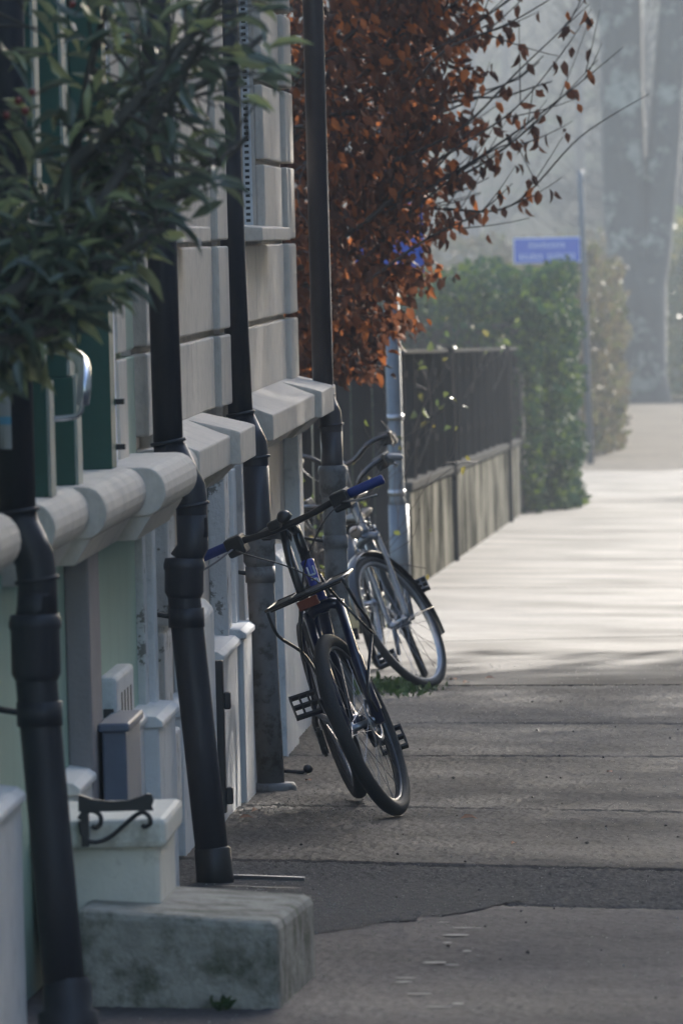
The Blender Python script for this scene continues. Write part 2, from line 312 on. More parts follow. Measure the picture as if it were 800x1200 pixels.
# loose gravelly patch beside the step
pp = [(-1.5, 24.2), (-1.0, 24.35), (-.78, 24.9), (-.55, 25.5), (-.45, 26.2), (-1.0, 26.7), (-1.5, 26.6)]
_q = spline([(x, y, 0) for x, y in pp+pp[:1]], 9)[:-1]; _q = [(p.x+random.gauss(0, .015), p.y+random.gauss(0, .06)) for p in _q]
MB().add([(x, y, gz(x, y)+.004) for x, y in _q], [tuple(range(len(_q)))]).build('asphalt_patch', 'asphalt_coarse', pav)
pf = MB(); random.seed(6)
for i in range(13):
    p = Vector((-.6+random.gauss(0, .06)-.007*i, 21.2+i*.3+random.gauss(0, .12), 0)); w_, h_ = random.uniform(.012, .05), random.uniform(.015, .05)
    q = [(p.x+a*w_*random.uniform(.6, 1), p.y+b*h_*random.uniform(.6, 1)) for a, b in ((-1, -.6), (-.2, -1), (1, -.5), (.8, .6), (0, 1), (-.9, .5))]
    pf.add([(x, y, gz(x, y)+.0045) for x, y in q], [tuple(range(6))])
tag(pf.build('worn_paint', mat('worn_paint', (.2, .19, .19), .7, .3, 30), pav), kind='stuff')
def grit(n, area, smin, smax, material, name='grit'):
    mb = MB()
    for _ in range(n):
        x, y = area(); s = random.uniform(smin, smax)*random.uniform(.6, 1); z = gz(x, y)+.004
        a = random.uniform(0, 6.28); c, d = math.cos(a), math.sin(a)
        q = [(1, 0, .2), (0, .8, .25), (-.9, .1, .2), (0, -.9, .2), (.1, 0, .75), (0, .1, -.3)]
        v = [(x+s*(p[0]*c-p[1]*d), y+s*(p[0]*d+p[1]*c), z+s*p[2]) for p in q]
        mb.add(v, [(0, 1, 4), (1, 2, 4), (2, 3, 4), (3, 0, 4), (1, 0, 5), (2, 1, 5), (3, 2, 5), (0, 3, 5)])
    return tag(mb.build(name, material), 'tiny pale stone chips scattered over the asphalt pavement', 'grit', kind='stuff')
def a1():
    k = random.random()
    if k < .25: return random.gauss(-1.05, .25), random.gauss(25.6, .6)
    if k < .4: return random.gauss(-1.2, .2), random.gauss(30.8, .6)
    return random.uniform(-1.4, .4), random.uniform(20, 45)
grit(3600, a1, .0012, .0055, 'grit')
grit(70, lambda: (random.uniform(-1.3, .2), random.uniform(20, 41)), .004, .011, 'tar')['label'] = 'scattered dark crumbs of dirt lying on the asphalt pavement'
for k, (x, y, s) in enumerate([(538, 960, .03)]):
    pass

# ------------------------------------------------------------------ houses along the pavement
def half_round(xb, xf, zb, zt, n=10):      # profile of a rounded cornice, from wall to nose
    c = (zb+zt)/2; r = (zt-zb)/2; xc = xf-r*.9
    return [(xb, zb)]+[(xc+r*.9*math.cos(-math.pi/2+math.pi*i/n), c+r*math.sin(-math.pi/2+math.pi*i/n)) for i in range(n+1)]+[(xb, zt)]
GA = Th('green_town_house', 'pale green town house with rounded stone cornice, green shutters and entrance step', 'house', (-4, 20, -.45))
WX = -1.64
GA.part('basement_wall', MB().box(-9, WX, 12, 26.38, -.8, .87), 'green_plaster')
GA.part('upper_wall', MB().box(-9, WX, 12, 24.5, .87, 5.6), 'pale_green')
GA.part('upper_wall', MB().box(-9, WX, 24.5, 26.38, .87, 5.6), 'pale_green')
for z0, z1 in ((1.0, 1.305), (1.325, 1.65), (1.67, 1.985), (2.005, 2.32), (2.34, 2.66), (2.68, 3.0), (3.02, 3.34)):
    GA.part('corner_block', MB().box(WX, -1.585, 25.35, 25.75, z0, z1), 'stone', .006)
    GA.part('corner_block', MB().box(WX, -1.6, 25.76, 26.36, z0, z1), 'pale_green', .006)
# rounded cornice pieces, each with its bed moulding
for y0, y1, xf in ((12, 20.6, -1.535), (21.3, 22.6, -1.5), (22.6, 24.4, -1.455), (24.4, 26.1, -1.40), ):
    c = GA.part('cornice', MB().prism(half_round(WX, xf, .87, 1.01), y0, y1), 'stone', .004)
    GA.part('bed_moulding', MB().prism([(WX, .80), (xf-.09, .80), (xf-.045, .87), (WX, .87)], y0+.01, y1-.01), 'stone', .003, c)
# pilasters, jambs and plinth below
GA.part('pilaster', MB().box(WX, -1.572, 23.55, 24.0, -.5, .80), 'pil_grey', .006)
GA.part('pilaster', MB().box(WX, -1.58, 19.9, 20.3, -.5, .80), 'white', .006)
GA.part('wall_panel', MB().box(WX-.02, -1.597, 24.0, 26.08, -.5, .865), 'green_plaster')
GA.part('jamb', MB().box(WX, -1.572, 26.08, 26.23, -.5, .80), 'rough_white', .006)
GA.part('jamb', MB().box(WX, -1.55, 26.23, 26.37, -.5, .80), 'white', .006)
def plinth(T, y0, y1, xf, zt, matn='white', cap=True):
    p = T.part('plinth', MB().box(WX, xf-.012, y0, y1, -.9, zt-.03), matn, .008)
    if cap: T.part('plinth_cap', MB().prism([(WX, zt-.03), (xf, zt-.03), (xf, zt-.012), (xf-.02, zt+.004), (WX, zt+.014)], y0-.012, y1+.012), matn, .004, p)
plinth(GA, 12, 19.7, -1.565, .3); plinth(GA, 19.7, 20.75, -1.552, .33)
plinth(GA, 22.9, 23.55, -1.565, .2); plinth(GA, 24.55, 25.5, -1.535, .25); plinth(GA, 25.5, 26.36, -1.49, .23)
GA.part('post', MB().box(-1.56, -1.492, 23.75, 24.4, -.6, .29).box(-1.57, -1.482, 23.74, 24.41, .29, .315), 'blue_grey', .006)
v = GA.part('vent_block', MB().box(WX, -1.55, 24.3, 25.1, .1, .415), 'white', .012)
for y in (24.5, 24.64, 24.78, 24.92): GA.part('slot', MB().box(-1.58, -1.5485, y, y+.05, .16, .36), 'dark_gap', 0, v)
GA.part('slot', MB().box(-1.59, -1.56, 24.297, 24.31, .3, .325), 'dark_gap', 0, v)
# shutters
for y0, y1, x1, zt in ((21.75, 21.93, -1.548, 2.9), (22.75, 22.94, -1.546, 2.9)):
    s = GA.part('shutter', MB().box(-1.63, x1, y0, y1, 1.01, 1.30).box(-1.63, x1-.016, y0, y1, 1.30, zt), 'shutter', .003)
    GA.part('shutter_edge', MB().box(x1, x1+.008, y0+.01, y1, 1.01, 1.305).box(x1-.016, x1-.008, y0+.01, y1, 1.305, zt), 'shutter_edge', 0, s)
s = GA.part('shutter', MB().box(-1.638, -1.545, 24.3, 24.5, 1.01, 3.2), 'shutter', .003)
for z in (1.06, 1.19, 2.2): GA.part('hinge', MB().box(-1.56, -1.52, 24.5, 24.55, z, z+.016), 'iron', 0, s)
GA.part('window_jamb', MB().box(WX, -1.575, 24.6, 25.05, 1.01, 3.3), 'blue_jamb', .004)
# steel tube handle
Yh = 21.9
hp = [atY(66, 408, Yh+.5), atY(82, 412, Yh+.3), atY(97, 425, Yh+.1), atY(99, 448, Yh), atY(97, 474, Yh)]
h = GA.part('door_handle', MB().tube(spline(hp, 8), .018, 14), 'chrome')
GA.part('handle_rod', MB().tube(spline([atY(97, 470, Yh), atY(94, 483, Yh), atY(84, 489, Yh), atY(54, 491, Yh)], 6), .0075, 10), 'chrome', 0, h)
# roof and eaves of the green house
GA.part('roof', MB().prism([(-9.4, 5.6), (-1.25, 5.6), (-1.25, 5.72), (-5.4, 8.6), (-9.4, 5.72)], 11.8, 26.6), 'roof')
# entrance step, second step and boot scraper
st = Th('concrete_step', 'low weathered concrete entrance step with mossy face on the pavement', 'step', (-1.25, 22.1, -.3))
sm = MB()
v = [(-1.5, 21.62, -.5), (-.985, 21.6, -.5), (-.94, 22.75, -.5), (-1.5, 22.8, -.5), (-1.5, 21.62, -.035), (-.985, 21.6, -.08), (-.94, 22.75, -.1), (-1.5, 22.8, -.055)]
sm.add(v, [(0, 3, 2, 1), (4, 5, 6, 7), (0, 1, 5, 4), (1, 2, 6, 5), (2, 3, 7, 6), (3, 0, 4, 7)])
st.part('tread', sm, 'concrete', .022)
st2 = Th('stone_step', 'white painted upper stone step with thick cap behind the concrete step', 'step', (-1.45, 22.3, -.06))
st2.part('riser', MB().box(-1.62, -1.305, 22.02, 22.72, -.12, .09), 'white_stone', .012)
st2.part('cap', MB().box(-1.62, -1.285, 21.98, 22.76, .09, .165), 'white_stone', .015)
bs = Th('boot_scraper', 'black wrought iron boot scraper with curled scroll fixed over the white step', 'boot scraper', (-1.4, 21.93, .165))
def s2(pts, n=8): return spline([atY(x, y, 21.93) for x, y in pts], n)
pl = MB(); a = [(92, 931), (110, 937), (130, 939), (150, 938), (163, 934), (172, 930), (178, 931)]; b = [(180, 938), (178, 945), (180, 950), (160, 950), (130, 951), (92, 951)]
poly = [atY(x, y, 21.92) for x, y in a+b]; n = len(poly)
pl.add(poly+[p+Vector((0, .016, 0)) for p in poly], [tuple(range(n-1, -1, -1)), tuple(range(n, 2*n))]+[(i, (i+1) % n, (i+1) % n+n, i+n) for i in range(n)])
bs.part('blade', pl, 'iron')
bs.part('scroll', MB().tube(s2([(94, 962), (97, 978), (106, 986), (118, 986), (132, 979), (148, 965), (160, 955), (168, 952), (175, 957), (176, 965), (170, 969), (167, 966)]), .006, 8), 'iron')
bs.part('scroll', MB().tube(s2([(93, 960), (98, 953), (108, 950), (117, 955), (118, 965), (112, 970), (108, 967)]), .006, 8), 'iron')
bs.part('stem', MB().box(-1.5, -1.482, 21.925, 21.99, .1, .225), 'iron')

def grey_house(Y0, Y1, label, win, slab, endb, plinths, pil, blocks, loc):
    T = Th('grey_town_house', label, 'house', loc)
    wx = -1.64
    T.part('basement_wall', MB().box(-9, wx, Y0, Y1, -1.1, .86), 'plaster')
    wy0, wy1, wz0, wz1 = win
    # rear wall split round the window opening
    for bx_ in ((Y0, wy0, .86, 5.6), (wy1, Y1, .86, 5.6), (wy0, wy1, .86, wz0), (wy0, wy1, wz1, 5.6)):
        T.part('upper_wall', MB().box(-9, wx, *bx_), 'plaster')
    zs = [1.03, 1.315, 1.645, 1.98, 2.315, 2.65, 2.985, 3.32, 3.65, 3.98, 4.31, 4.64, 4.97, 5.3]
    px0, px1 = Y0+.55, Y1-.75       # end pilasters
    for k in range(len(zs)-1):
        z0, z1 = zs[k]+.011, zs[k+1]-.011
        T.part('stone_block', MB().box(wx, -1.588, Y0+.02, px0-.012, z0, z1), 'stone', .008)
        T.part('stone_block', MB().box(wx, -1.578, px1+.012, Y1-.002, z0, z1), 'stone', .008)
        cells = [(px0, px1)] if (z1 <= wz0+.02 or z0 >= wz1-.02) else [(px0, wy0), (wy1, px1)]
        for c0, c1 in cells:
            if c1-c0 < .05: continue
            if c1-c0 > 1.6:
                mid = c0+(c1-c0)*(.4 if k % 2 else .6)
                T.part('stone_block', MB().box(wx, -1.602, c0, mid-.004, z0, z1), 'stone', .008); T.part('stone_block', MB().box(wx, -1.602, mid+.004, c1, z0, z1), 'stone', .008)
            else: T.part('stone_block', MB().box(wx, -1.602, c0, c1, z0, z1), 'stone', .008)
    w = T.part('window', MB().box(-1.80, -1.76, wy0, wy1, wz0, wz1), 'glass')
    f = MB()
    for a0, a1, b0, b1 in ((wy0, wy0+.07, wz0, wz1), (wy1-.07, wy1, wz0, wz1), (wy0+.07, wy1-.07, wz0, wz0+.07), (wy0+.07, wy1-.07, wz1-.07, wz1), ((wy0+wy1)/2-.04, (wy0+wy1)/2+.04, wz0+.07, wz1-.07)):
        f.box(-1.758, -1.72, a0, a1, b0, b1)
    T.part('frame', f, 'frame_white', .004, w)
    rl = MB().box(-1.69, -1.655, wy1-.035, wy1-.001, wz0, wz1)
    T.part('shutter_rail', rl, 'frame_white', 0, w)
    sl_ = MB(); z = wz0+.02
    while z < wz1: sl_.box(-1.682, -1.664, wy1-.037, wy1-.0345, z, z+.012); z += .026
    T.part('rail_slots', sl_, 'dark_gap', 0, w)
    s = T.part('window_sill', MB().prism([(-1.72, wz0-.065), (-1.505, wz0-.06), (-1.505, wz0-.008), (-1.72, wz0+.012)], wy0-.12, wy1+.12), 'stone', .006)
    # sloped cornice slab, end block, and bed mouldings
    def slabp(y0, y1, xf, dz=0):
        c = T.part('cornice', MB().prism([(wx, .885), (xf, .885), (xf, .985+dz), (xf-.03, .995+dz), (-1.60, 1.045), (wx, 1.045)], y0, y1), 'stone', .006)
        T.part('bed_moulding', MB().prism([(wx, .80), (xf-.13, .80), (xf-.1, .83), (xf-.045, .884), (wx, .884)], y0+.015, y1-.015), 'stone', .004, c)
    for y0, y1, xf in slab: slabp(y0, y1, xf)
    for y0, y1, xf in endb: slabp(y0, y1, xf, .012)
    for y0, y1, xf, zt in plinths: plinth(T, y0, y1, xf, zt)
    for y0, y1, xf, mn in pil: T.part('pilaster', MB().box(wx, xf, y0, y1, -.8, .80), mn, .006)
    for y0, y1, xf, zt in blocks: T.part('pedestal_block', MB().prism([(wx, -.9), (xf, -.9), (xf, zt-.035), (xf-.03, zt), (wx, zt)], y0, y1), 'white', .01)
    T.part('roof', MB().prism([(-9.4, 5.6), (-1.25, 5.6), (-1.25, 5.72), (-5.4, 8.6), (-9.4, 5.72)], Y0+.06, Y1+.2), 'roof')
    return T
GB = grey_house(26.85, 32.02, 'beige grey stone house between the green house and the corner house, dark hatch in plinth', (27.75, 29.2, 1.71, 3.5),
    [(27.2, 29.2, -1.45)], [(29.2, 30.3, -1.415)], [(28.0, 29.0, -1.56, .12), (29.0, 30.05, -1.555, .17), (30.05, 31.3, -1.535, .2), (31.3, 32.0, -1.515, .22)],
    [(31.2, 31.5, -1.575, 'rough_white'), (31.75, 32.0, -1.572, 'white'), (26.9, 27.25, -1.57, 'rough_white')], [(28.75, 29.45, -1.535, .42)], (-4, 29.4, -.45))
GB.part('cornice', MB().prism(half_round(WX, -1.455, .885, 1.0), 26.87, 27.2), 'stone', .004)
ht = GB.part('hatch', MB().box(-1.545, -1.512, 29.5, 29.56, -.33, .2), 'iron', .004)
for z in (.06, -.27): GB.part('hinge', MB().box(-1.512, -1.488, 29.5, 29.54, z-.03, z+.03), 'iron', .006, ht)
for k, (z0, z1) in enumerate(((-.5, -.22), (-.2, .1), (.12, .42), (.44, .78))): GB.part('quoin_block', MB().box(WX, -1.56+.02*(k % 2), 26.88, 27.3, z0, z1), 'rough_white', .01)
GC = grey_house(32.42, 38.15, 'beige grey stone corner house whose end stands beside the copper beech', (33.4, 35.75, 1.71, 3.5),
    [(32.55, 36.6, -1.45)], [(36.6, 38.2, -1.42)], [(32.5, 34.0, -1.53, .2), (34.0, 36.4, -1.56, .1), (36.4, 38.12, -1.54, .12)],
    [(32.45, 32.8, -1.572, 'white'), (37.7, 38.1, -1.572, 'white')], [(34.85, 36.0, -1.53, .37)], (-4, 35.2, -.5))
# white return wall between the houses, recessed behind the downpipes
for y0, y1, p in ((26.38, 26.85, GB), (32.02, 32.42, GC)): p.part('party_wall', MB().box(-9, -1.72, y0, y1, -.9, 5.6), 'plaster')

# ------------------------------------------------------------------ downpipes
def downpipe(label, Y, up, elbow, low, r, collar, strap, matu, matl, zbase, style, sticker=False):
    T = Th('downpipe', label, 'downpipe', (low[-1][0], Y, zbase), 'rainwater downpipes along the house fronts')
    def W(p): return (p[0], Y, p[1])
    T.part('upper_pipe', MB().tube([W((up[0][0], 5.55)), W(up[0]), W(up[1])], r*.93, 20), matu)
    # swan neck: short sloped piece with raised seams
    e0, e1 = elbow
    nk = [up[1], (up[1][0]+.003, up[1][1]-.03), ((e0[0]+up[1][0])/2, (e0[1]+up[1][1])/2), (e1[0]-.004, e1[1]+.05), e1, (e1[0]+.001, e1[1]-.1)]
    n = T.part('swan_neck', MB().tube([W(p) for p in nk], [r*.95, r*1.0, r*1.02, r*1.02, r*.98, r*.96], 20), matu)
    d = Vector((e1[0]-up[1][0], 0, e1[1]-up[1][1])).normalized()
    for p in (up[1], e1): T.part('seam', MB().lathe([(r*.9, -.006), (r*1.12, -.005), (r*1.12, .005), (r*.9, .006)], W(p), (d.x*.5, 0, -1), 20), matu, 0, n)
    top, c0, c1, bot = low
    c = T.part('collar', MB().lathe([(r*.9, .012), (r*1.2, .01), (r*1.3, -.01), (r*1.3, -.02), (r*1.22, -.03), (r*1.22, -(c0[1]-c1[1])+.02), (r*1.02, -(c0[1]-c1[1])), (r*.9, -(c0[1]-c1[1]))], W(c0), (-(c1[0]-c0[0]), 0, c0[1]-c1[1]), 24), matl if style == 2 else matu)
    T.part('upper_pipe', MB().tube([W((e1[0], e1[1]-.03)), W(top), W(c0)], r*.98, 20), matu)
    T.part('lower_pipe', MB().tube([W(c0), W(c1), W(((c1[0]+bot[0])/2, (c1[1]+bot[1])/2)), W(bot)], r*1.03, 22), matl)
    zs = strap; t = (c1[1]-zs)/(c1[1]-bot[1]); xs = c1[0]+(bot[0]-c1[0])*t
    b = T.part('bracket', MB().lathe([(r*1.0, -.03), (r*1.13, -.03), (r*1.13, .03), (r*1.0, .03)], (xs, Y, zs), (0, 0, 1), 22), matl)
    T.part('wall_rod', MB().tube([(xs-r, Y-.01, zs+.005), (xs-r-.1, Y+.04, zs+.02)], .008, 8), 'iron', 0, b)
    if style == 0: T.part('base', MB().lathe([(r*1.0, .14), (r*1.22, .12), (r*1.22, .06), (r*1.5, .05), (r*1.55, -.03), (r*1.0, -.05)], W(bot), (0, 0, 1), 24), matl)
    elif style == 1: T.part('base_sleeve', MB().lathe([(r*1.0, .105), (r*1.14, .1), (r*1.18, -.03), (r*.9, -.04)], W(bot), (-.06, 0, 1), 24), 'iron')
    elif style == 2: T.part('foot', MB().lathe([(.02, .022), (r*1.55, .02), (r*1.75, 0), (r*1.75, -.03)], (bot[0]+.01, Y, gz(bot[0], Y)+.006), (0, 0, 1), 24), 'pipe_grey')
    if sticker:
        a = T.part('sticker', MB().lathe([(r*.945, -.085), (r*.945, .085)], (up[0][0]-.003, Y, 1.24), (0, 0, 1), 12, arc=(R(150), R(262)), start=(1, 0, 0)), 'sticker')
        T.part('sticker_print', MB().lathe([(r*.955, -.02), (r*.955, .0)], (up[0][0]-.003, Y, 1.235), (0, 0, 1), 12, arc=(R(220), R(262)), start=(1, 0, 0)), 'sticker_blue', 0, a)
    return T
downpipe('dark downpipe with a pale sticker, rising from beside the concrete step', 20.95, [(-1.565, 2.3), (-1.57, 1.0)], [(-1.56, .92), (-1.525, .83)], [(-1.528, .76), (-1.533, .735), (-1.533, .58), (-1.478, -.29)], .05, 0, .5, 'pipe', 'pipe', -.29, 0, True)
downpipe('dark downpipe leaning out over a gutter strip, between green and grey houses', 26.6, [(-1.518, 1.8), (-1.515, 1.03)], [(-1.5, .98), (-1.447, .83)], [(-1.447, .7), (-1.475, .655), (-1.478, .54), (-1.405, -.345)], .05, 0, .48, 'pipe', 'pipe', -.345, 1)
downpipe('downpipe dark above and bare grey iron below, behind the blue-gripped bicycle', 32.2, [(-1.575, 1.9), (-1.558, 1.0)], [(-1.55, .96), (-1.505, .83)], [(-1.502, .56), (-1.502, .53), (-1.5, .42), (-1.479, -.44)], .05, 0, .39, 'pipe', 'pipe_grey', -.44, 2)
downpipe('brownish downpipe at the house corner in front of the copper beech', 38.0, [(-1.468, 2.7), (-1.468, .95)], [(-1.46, .9), (-1.436, .82)], [(-1.436, .66), (-1.436, .63), (-1.434, .5), (-1.42, -.52)], .05, 0, .3, 'pipe_brown', 'pipe_grey', -.52, 2)
# gutter strip fed by the second pipe
gs = Th('drain_channel', 'narrow wet metal drain channel leading from the leaning downpipe', 'drain', (-1.2, 26.55, -.36))
def rib(y0, y1, z, x0=-1.4, x1=-1.13): return MB().add([(x0, y0, gz(x0, y0)+z), (x1, y0-.1, gz(x1, y0)+z), (x1, y1-.1, gz(x1, y1)+z), (x0, y1, gz(x0, y1)+z), (x0, y0, gz(x0, y0)-.02), (x1, y0-.1, gz(x1, y0)-.02), (x1, y1-.1, gz(x1, y1)-.02), (x0, y1, gz(x0, y1)-.02)], [(0, 1, 2, 3), (0, 4, 5, 1), (1, 5, 6, 2), (2, 6, 7, 3), (3, 7, 4, 0)])
gs.part('channel', rib(26.42, 26.78, .004), 'rubber'); gs.part('lip', rib(26.40, 26.425, .006), 'iron'); gs.part('lip', rib(26.78, 26.82, .016), 'steel')
tr = Th('tether_hook', 'thin black metal rod with ball end on the pavement beside the grey pipe', 'hook', (-1.35, 33.4, gz(-1.35, 33.4)))
p0, p1, p2 = atY(325, 903, 33.4), atY(355, 905, 33.4), atY(361, 901, 33.4)
tr.part('rod', MB().tube([p0, p1, p2], .007, 8), 'iron'); tr.part('knob', MB().lathe([(.001, -.018), (.014, -.014), (.02, 0), (.014, .014), (.001, .018)], p2, (0, 0, 1), 14), 'iron')

# ------------------------------------------------------------------ bicycles
def bicycle(label, contact, heading, lean, steer, k):
    """local frame: x forward, y to the rider's left, z up, origin below the front axle"""
    root = thing('bicycle', label, 'bicycle', contact, 'bicycles leaning along the wall')
    root.matrix_world = Matrix.Translation(contact) @ Matrix.Rotation(heading, 4, 'Z') @ Matrix.Rotation(lean, 4, 'X')
    rw = k.get('r', .35); FA = Vector((0, 0, rw)); RA = Vector((-k.get('wb', 1.06), 0, rw)); BB = Vector((RA.x+.44, 0, .32))
    axd = Vector((-.33, 0, .944)).normalized(); A0 = Vector((-.048, 0, rw))     # steering axis
    def ax(z): t = (z-A0.z)/axd.z; return A0+axd*t
    SM = Matrix.Translation(A0) @ Matrix.Rotation(steer, 4, axd) @ Matrix.Translation(-A0)
    def S(p): return SM @ Vector(p)
    def part(name, mb, m, par=root, steered=False, bevel=0):
        if steered: mb.v = [tuple(S(p)) for p in mb.v]
        return mb.build(name, m, par, bevel)
    tw = k.get('tyre', .021)
    # wheels: local axis y
    def wheel(c, front):
        rimr = rw-tw*1.6
        w = MB().lathe([(rimr-.018, -.009), (rimr-.016, -.012), (rimr+.006, -.013), (rimr+.004, -.008), (rimr-.006, 0), (rimr+.004, .008), (rimr+.006, .013), (rimr-.016, .012), (rimr-.018, .009), (rimr-.021, 0), (rimr-.018, -.009)], (0, 0, 0), (0, 1, 0), 56).build('wheel', k['rim'], root)
        mw = Matrix.Translation(c)
        if front: mw = SM @ mw
        w.matrix_local = mw
        MB().lathe([(rw-tw+tw*math.cos(a), tw*math.sin(a)) for a in [R(-150+30*i) for i in range(11)]], (0, 0, 0), (0, 1, 0), 56).build('tyre', 'rubber', w)
        MB().lathe([(.006, -.055), (.011, -.055), (.011, -.05), (.024, -.036), (.024, -.032), (.014, -.028), (.013, .028), (.024, .032), (.024, .036), (.011, .05), (.011, .055), (.006, .055)], (0, 0, 0), (0, 1, 0), 18).build('hub', 'alloy', w)
        spk = None; ns = 28
        for i in range(ns):
            sd = 1 if i % 2 else -1; off = (.42 if (i//2) % 2 else -.42)
            if spk is None or i < 4:
                mm = MB().tube([(.023*math.sin(off*2.2), sd*.033, .023*math.cos(off*2.2)), (0, sd*.004, rimr-.018)], .0011, 4, cap=False)
                me = bpy.data.meshes.new('spoke'); me.from_pydata(mm.v, [], mm.f); me.materials.append(M['steel']); spk = spk or {}; spk[i % 4] = me
            o = bpy.data.objects.new('spoke', spk[i % 4]); COL.objects.link(o); o.parent = w; o.rotation_euler = (0, 2*math.pi*i/ns, 0)
        if front and k.get('disc') or (not front and k.get('disc')):
            d = MB().lathe([(.062, .044), (.08, .044), (.08, .046), (.062, .046), (.062, .044)], (0, 0, 0), (0, 1, 0), 36)
            for i in range(6):
                a = i*math.pi/3; d.tube([(.015*math.cos(a), .045, .015*math.sin(a)), (.064*math.cos(a+.5), .045, .064*math.sin(a+.5))], .003, 5)
            d.build('brake_disc', 'steel', w)
        if not front:
            cs = MB()
            for q in range(7): cs.lathe([(.012, -.03-q*.0035), (.05-.0045*q, -.03-q*.0035), (.05-.0045*q, -.0318-q*.0035), (.012, -.0318-q*.0035)], (0, 0, 0), (0, 1, 0), 24)
            cs.build('cassette', 'steel', w)
        if k.get('wheel_reflector'):
            MB().box(-.035, .035, -.008, .008, rimr-.1, rimr-.08).build('wheel_reflector', 'orange', w)
        return w
    wheel(FA, True); wheel(RA, False)
    # frame
    hb, htop = ax(rw*2+.1), ax(rw*2+.25)
    st_top = Vector((RA.x+.30, 0, .80 if k.get('susp') else .74)); fr = MB()
    fr.tube([htop+axd*-.03, st_top], .0165, 12); fr.tube([hb+axd*.03, BB], .021, 12); fr.tube([BB, st_top+(st_top-BB).normalized()*.05], .0165, 12)
    fr.tube([BB+Vector((0, 0, -.0)), BB], .001, 3) if False else None
    fr.lathe([(.001, -.04), (.022, -.04), (.022, .04), (.001, .04)], BB, (0, 1, 0), 16)
    for s in (-1, 1):
        fr.tube([BB+Vector((-.03, s*.02, 0)), BB+Vector((-.1, s*.04, .01)), RA+Vector((.02, s*.062, 0))], .01, 8)
        fr.tube([st_top+Vector((0, s*.015, -.02)), st_top+Vector((-.07, s*.04, -.1)), RA+Vector((0, s*.062, .01))], .008, 8)
    F = part('frame', fr, k['frame'])
    htb = part('head_tube', MB().tube([hb, hb+axd*.01, (hb+htop)/2, htop-axd*.01, htop], [.026, .024, .022, .024, .026], 18), k['head'], F)
    if k.get('letters'):
        nrm = Vector((1, 0, .33)).normalized()
        for i, strokes in enumerate([[(-1, -1, -1, 1), (1, -1, 1, 1), (-1, -1, 1, -1)], [(-1, -1, -1, 1), (-1, 1, 1, 1)]]):
            lt = MB(); c = hb+axd*(.115-.05*i)+nrm*.0235
            for x0, z0, x1, z1 in strokes:
                a = c+Vector((0, -.011*x0, 0))+axd*(.016*z0); b_ = c+Vector((0, -.011*x1, 0))+axd*(.016*z1); lt.tube([a, b_], .0035, 6)
            part('letter', lt, 'letter', htb)
        
    sp0 = st_top; sz = k.get('saddle_z', .98); spd = (st_top-BB).normalized(); sp1 = sp0+spd*((sz-.05-sp0.z)/spd.z)
    part('seat_post', MB().tube([sp0, sp1], .0135, 12), 'steel')
    sd = MB(); secs = [(-.13, .075, 0), (-.12, .085, .012), (-.06, .078, .012), (.0, .045, .004), (.06, .024, .0), (.12, .02, .0), (.14, .012, -.012)]; ring = 12; vv = []
    for x, hw, dz in secs:
        for j in range(ring):
            a = 2*math.pi*j/ring; vv.append((sp1.x+.01+x, hw*math.cos(a), sz+dz-.02+(.022*math.sin(a) if math.sin(a) > 0 else .03*math.sin(a)*abs(math.cos(a))**.3)))
    nf = len(secs); sd.add(vv, [(i*ring+j, i*ring+(j+1) % ring, (i+1)*ring+(j+1) % ring, (i+1)*ring+j) for i in range(nf-1) for j in range(ring)]+[tuple(range(ring-1, -1, -1)), tuple(range((nf-1)*ring, nf*ring))], True)
    part('saddle', sd, 'saddle')
    # fork
    cz = ax(rw*2+(.06 if k.get('susp') else .05))
    fk = MB(); hw = .062 if k.get('susp') else .05
    for s in (-1, 1):
        if k.get('susp'):
            fk.tube([cz+Vector((.0, s*hw, .02)), (cz+FA)/2+Vector((.014, s*hw, .03)), (cz+FA)/2+Vector((.016, s*hw, .02)), FA+Vector((.0, s*hw, -.02))], [.0165, .0165, .0215, .019], 14)
        else:
            fk.tube(spline([cz+Vector((0, s*.03, .015)), cz+Vector((0, s*hw, -.02)), (cz+FA)/2+Vector((-.01, s*(hw+.004), 0)), FA+Vector((0, s*.055, 0))], 5), [.014]*8+[.012]*4+[.011]*4 if False else .0125, 12)
    fk.tube([cz+Vector((0, -hw-.01, .0)), cz+Vector((0, -hw/2, .022)), cz+Vector((0, hw/2, .022)), cz+Vector((0, hw+.01, 0))], .021, 12); fk.tube([cz, hb], .018, 12)
    fko = part('fork', fk, k['fork'], steered=True)
    if k.get('susp'):
        ar = MB().tube(spline([(cz+FA)/2+Vector((-.03, -hw, .04)), cz+Vector((-.05, -hw*.7, .02)), cz+Vector((-.055, 0, .03)), cz+Vector((-.05, hw*.7, .02)), (cz+FA)/2+Vector((-.03, hw, .04))], 5), .012, 10)
        part('fork_arch', ar, k['fork'], fko, True)
        part('brake_caliper', MB().box(-.075, -.02, .045, .075, rw+.02, rw+.085), 'alloy_black', fko, True, .006)
    # stem, handlebar
    s0 = htop; s1 = ax(k.get('bar_z', 1.06)-.04); bc = Vector((s1.x+k.get('reach', .06), 0, k.get('bar_z', 1.06)))
    part('stem', MB().tube([s0, s1, s1+axd*.02], [.02, .018, .018], 14).tube([s1, bc], .018, 12), k.get('stem', 'black_paint'), steered=True)
    hl = k.get('bar_half', .34)
